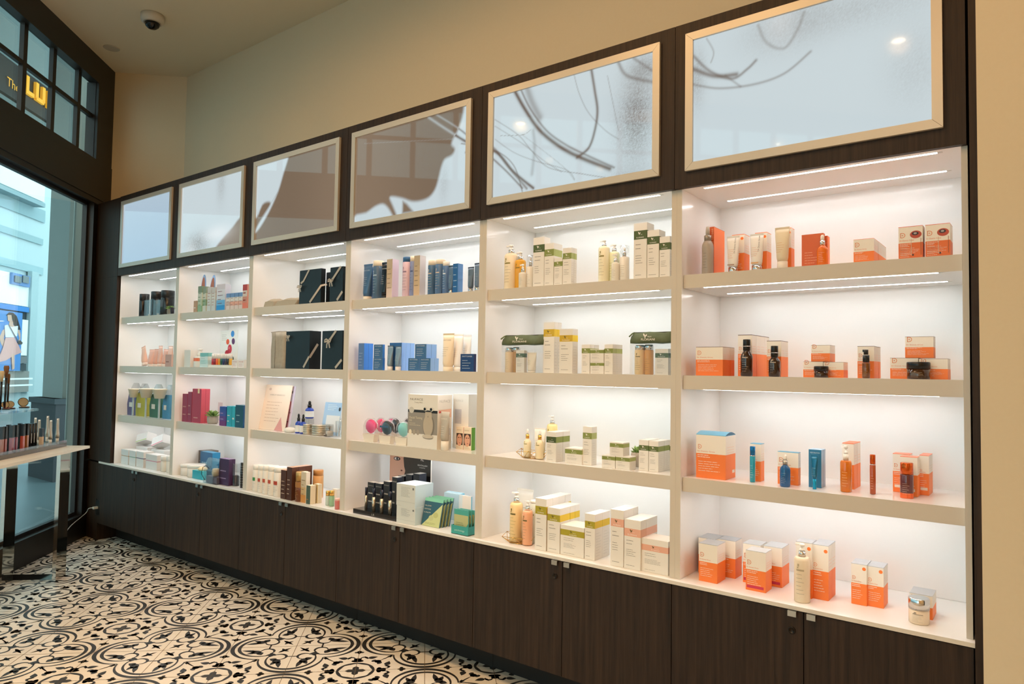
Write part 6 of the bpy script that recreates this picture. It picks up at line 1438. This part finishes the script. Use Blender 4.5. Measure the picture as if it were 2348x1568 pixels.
# power outlet and white cord
PO = hitY(226, 1163, .004)
m_ = MB(); m_.box(0, .07, -.008, 0, 0, .115, M('#16120e', .4)); t = thing('power_outlet', 'black outlet plate low on the dark filler panel', 'outlet', (PO.x - .035, .004, PO.z - .057)); m_.obj('plate', t)
P0 = Vector((PO.x, -.026, PO.z))
def gp(px, py, u): s_, z_ = hitU(px, py, u); return US(u, s_, z_)
pts = [P0, P0 + Vector((-.02, -.03, -.003)), gp(196, 1177, .10), gp(165, 1203, .12), gp(150, 1222, .14)]
g_ = [(140, 1240), (122, 1253), (112, 1256), (98, 1266), (82, 1276), (60, 1284), (50, 1286), (35, 1296), (22, 1304), (5, 1312)]
pts += [hitZ(a, b, .004) for a, b in g_]
cu = smooth([tuple(p) for p in pts], 6)
t = thing('extension_lead', 'white power cord running from the outlet along the window base', 'cord', (0, 0, 0)); MB().tube([tuple(p) for p in cu], .0026, M('#cfc9bd', .5), 6).obj('cable', t)
MB().box(-.011, .011, -.030, .0, -.008, .008, M('#d8d0bf', .5)).obj('plug', t, loc=(PO.x, -.0045, PO.z))

# ------------------------------------------------------------------ outside the window
def ext(name, px0, py0, px1, py1, u, dep, mat, label=None, cat=None, kind=None, parent=None):
    s0, z0 = hitU(px0, (py0 + py1) / 2, u); s1, _ = hitU(px1, (py0 + py1) / 2, u); _, zt_ = hitU((px0 + px1) / 2, py0, u); _, zb_ = hitU((px0 + px1) / 2, py1, u)
    if parent is not None: m_ = MB(); m_.box(u - dep, u, s0, s1, zb_, zt_, mat); return m_.obj(name, parent)
    m_ = MB(); m_.box(u - dep, u, s0, s1, zb_, zt_, mat); o = m_.obj(name); o.matrix_world = MUS; tag(o, label, cat, None, kind); return o
PAV = noisy('pavement', '#55666a', '#66777a', 3, .35, .1, (1, 9, 1))
m_ = MB(); m_.box(-14, -.10, -9, 22, -.05, -.002, PAV); o = m_.obj('floor_outside'); o.matrix_world = MUS; struct(o, 'grey plank-look pavement outside the shop window')
OUTW = M('#a7aaa2', .8)
pl, pr_ = hitZ(66, 1090, 0), hitZ(118, 1106, 0)
t = thing('pillar', 'square pale outdoor pillar with dark stone base beyond the glass', 'pillar', (0, 0, 0)); yy_ = (pl.y + pr_.y) / 2
zb_ = hitY(100, 912, yy_).z
MB().box(pl.x, pr_.x, yy_, yy_ + 1.0, -.002, zb_, noisy('pillar_base', '#2e3236', '#383c40', 8, .6)).obj('stone_base', t)
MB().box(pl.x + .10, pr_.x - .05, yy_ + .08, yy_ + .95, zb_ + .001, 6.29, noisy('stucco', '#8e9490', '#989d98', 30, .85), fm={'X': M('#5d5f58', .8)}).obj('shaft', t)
MB().box(pl.x - .02, pr_.x + .02, yy_ - .02, yy_ + 1.02, zb_ - .06, zb_ - .0, M('#3c4448', .6)).obj('ledge', t)
ql, qr = hitZ(141, 1172, 0), hitZ(169, 1171, 0)
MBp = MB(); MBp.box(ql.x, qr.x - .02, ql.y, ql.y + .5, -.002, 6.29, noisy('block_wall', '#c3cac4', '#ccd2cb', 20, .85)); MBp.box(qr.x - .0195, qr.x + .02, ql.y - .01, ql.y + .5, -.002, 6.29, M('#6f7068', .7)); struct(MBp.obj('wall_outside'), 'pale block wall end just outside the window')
# soffit and black fascia sign over the walk
m_ = MB(); m_.box(-3.6, -.11, -9, 14, 6.3, 6.5, M('#8f9a98', .8)); o = m_.obj('ceiling_outside'); o.matrix_world = MUS; struct(o, 'pale soffit over the walkway outside')
FAR_U = -8.
bw = M('#b4c4c6', .8)
m_ = MB(); m_.box(FAR_U - 3, FAR_U - .6, -14, 24, 0, 11, bw); t = thing('building', 'pale storefront building across the walkway with blue trim', 'building'); t.matrix_world = MUS; m_.obj('facade', t)  # storefront seen at one end; rest extended and raised to block sky light
u = FAR_U - .55
ext('upper_wall', -10, 350, 105, 440, u, .03, M('#dbe6e6', .8), parent=t); ext('ledge', -10, 442, 105, 452, u + .3, .4, M('#8aa0a4', .8), parent=t)
ext('band', -10, 460, 105, 490, u, .03, M('#8ea6aa', .8), parent=t); ext('band', -10, 530, 100, 545, u, .03, M('#93abae', .8), parent=t); ext('band', -10, 600, 100, 618, u, .03, M('#9bb4b8', .8), parent=t)
ext('sign_band', -10, 626, 67, 698, u + .05, .05, M('#f4f6f6', .7), parent=t)
ext('blue_band', -10, 699, 67, 711, u + .1, .1, M('#1c78c0', .6), parent=t)
ext('dark_opening', -10, 712, 66, 735, u + .02, .03, M('#2c3a40', .7), parent=t)
ext('white_post', 50, 733, 63, 815, u + .1, .1, M('#eef2f2', .7), parent=t)
ext('pilaster', 68, 622, 84, 900, u + .12, .12, M('#a9bcbe', .8), parent=t)
ext('shop_front', -10, 736, 50, 815, u + .01, .02, M('#3a78b4', .6), parent=t)
ext('planter_box', -10, 816, 62, 832, u + .3, .2, M('#6f7070', .7), parent=t); ext('counter_base', -10, 833, 60, 850, u + .25, .2, M('#2f3c40', .7), parent=t); ext('lower_wall', -10, 851, 66, 900, u + .2, .1, M('#8a8780', .8), parent=t)
w_ = ext('window_frame', 28, 629, 69, 655, u + .12, .06, M('#5f86b8', .6), parent=t); ext('window_pane', 35, 633, 50, 648, u + .15, .02, M('#5d6a6c', .3), parent=t); ext('window_pane', 53, 633, 67, 649, u + .15, .02, M('#5d6a6c', .3), parent=t)
# fashion mural: a pictured person on the shop front
t = thing('mural', 'large printed picture of a person in white top and pink skirt', 'poster'); t.matrix_world = MUS
uu = u + .50
ext('board', -12, 713, 49, 850, uu, .03, M('#3b7fc0', .6), parent=t)
def fig(pts, mat, k):
    q = [hitU(x, y, uu) for x, y in pts]; return [(uu + .004 + k * .004, a, b) for a, b in q], mat
m_ = MB()
skin = M('#c9a08c', .7)
for k, (pts, mat) in enumerate((([(5, 758), (-2, 775), (2, 788), (10, 800), (14, 790), (8, 775), (14, 755), (38, 755), (44, 775), (40, 790), (46, 785), (47, 765), (42, 750), (30, 745), (30, 735), (22, 735), (20, 745)], skin),
                  ([(13, 723), (20, 716), (30, 717), (38, 725), (42, 738), (47, 756), (37, 756), (31, 744), (28, 732), (20, 724)], M('#14100e', .7)), ([(16, 722), (25, 722), (27, 734), (23, 738), (17, 735)], skin),
                  ([(9, 746), (17, 744), (25, 750), (33, 748), (40, 747), (38, 770), (31, 773), (11, 773)], M('#dfe4f4', .7)),
                  ([(11, 774), (31, 773), (40, 790), (48, 808), (30, 815), (12, 826), (-10, 832), (4, 800)], M('#cf9a94', .7)), ([(24, 812), (31, 812), (31, 845), (26, 848)], skin), ([(38, 782), (44, 780), (50, 786), (47, 790), (40, 789)], M('#3a322c', .6)),
                  ([(16, 744), (18, 744), (40, 783), (38, 784)], M('#4a3f38', .6)))):
    v_, mt = fig(pts, mat, k); m_.add(v_, [tuple(range(len(v_)))], mt)
m_.obj('printed_figure', t)
# railing
for i, py in enumerate((867, 882)):
    o = ext('railing', -10, py, 75, py + 3.5, -4.0, .04, M('#eef4f4', .5), ('upper' if i == 0 else 'lower') + ' white horizontal railing bar outside the window', 'railing')
# black fascia with yellow letters, seen through the upper panes
t = thing('shop_sign', 'black fascia sign with yellow letters seen through upper panes', 'sign'); t.matrix_world = MUS
su = -3.2
sa, za = hitU(0, 175, su); sb, zb2 = hitU(112, 215, su)
_, ztop = hitU(40, 150, su); _, zbot = hitU(40, 232, su)
m_ = MB(); m_.box(su - .15, su, sa - 2, sb + .6, zbot, ztop, M('#22221f', .6)); m_.obj('fascia', t)
YE = M('#f0a828', .5, emit=.55)
s1, z1 = hitU(12, 194, su); s1b, _ = hitU(41, 194, su); _, z1t = hitU(12, 173, su)
s2, z2 = hitU(52, 212, su); s2b, _ = hitU(112, 212, su); _, z2t = hitU(52, 170, su)
m_ = MB(); m_.text('The', s1, z1, z1t - z1, YE, y=su + .02, plane='x', fit=s1b - s1); m_.obj('small_letters', t)
m_ = MB(); hh = z2t - z2
def lt(a, b, c, d_): m_.box(su + .01, su + .05, s2 + (s2b - s2) * a, s2 + (s2b - s2) * b, z2 + hh * c, z2 + hh * d_, YE)
lt(0, .10, 0, 1); lt(.10, .30, 0, .22); lt(.36, .47, .12, 1); lt(.62, .73, .12, 1); lt(.39, .70, 0, .22); lt(.84, .95, 0, 1); m_.obj('large_letters', t)
m_ = MB(); m_.box(su - .12, su - .05, sa - 3, sb + 2.5, ztop + .002, 6.29, M('#7f8c8a', .8)); m_.obj('upper_panel', t)
m_ = MB(); m_.box(su - .1, su - .05, sa - 2, sb + .6, zbot - .42, zbot - .01, M('#6a7876', .8)); m_.obj('lower_panel', t)
m_ = MB(); m_.box(su - .04, su + .0, sa - 2, sb + .6, zbot - .46, zbot - .425, M((.8, .95, 1.), .5, emit=1.2)); m_.obj('light_strip', t)
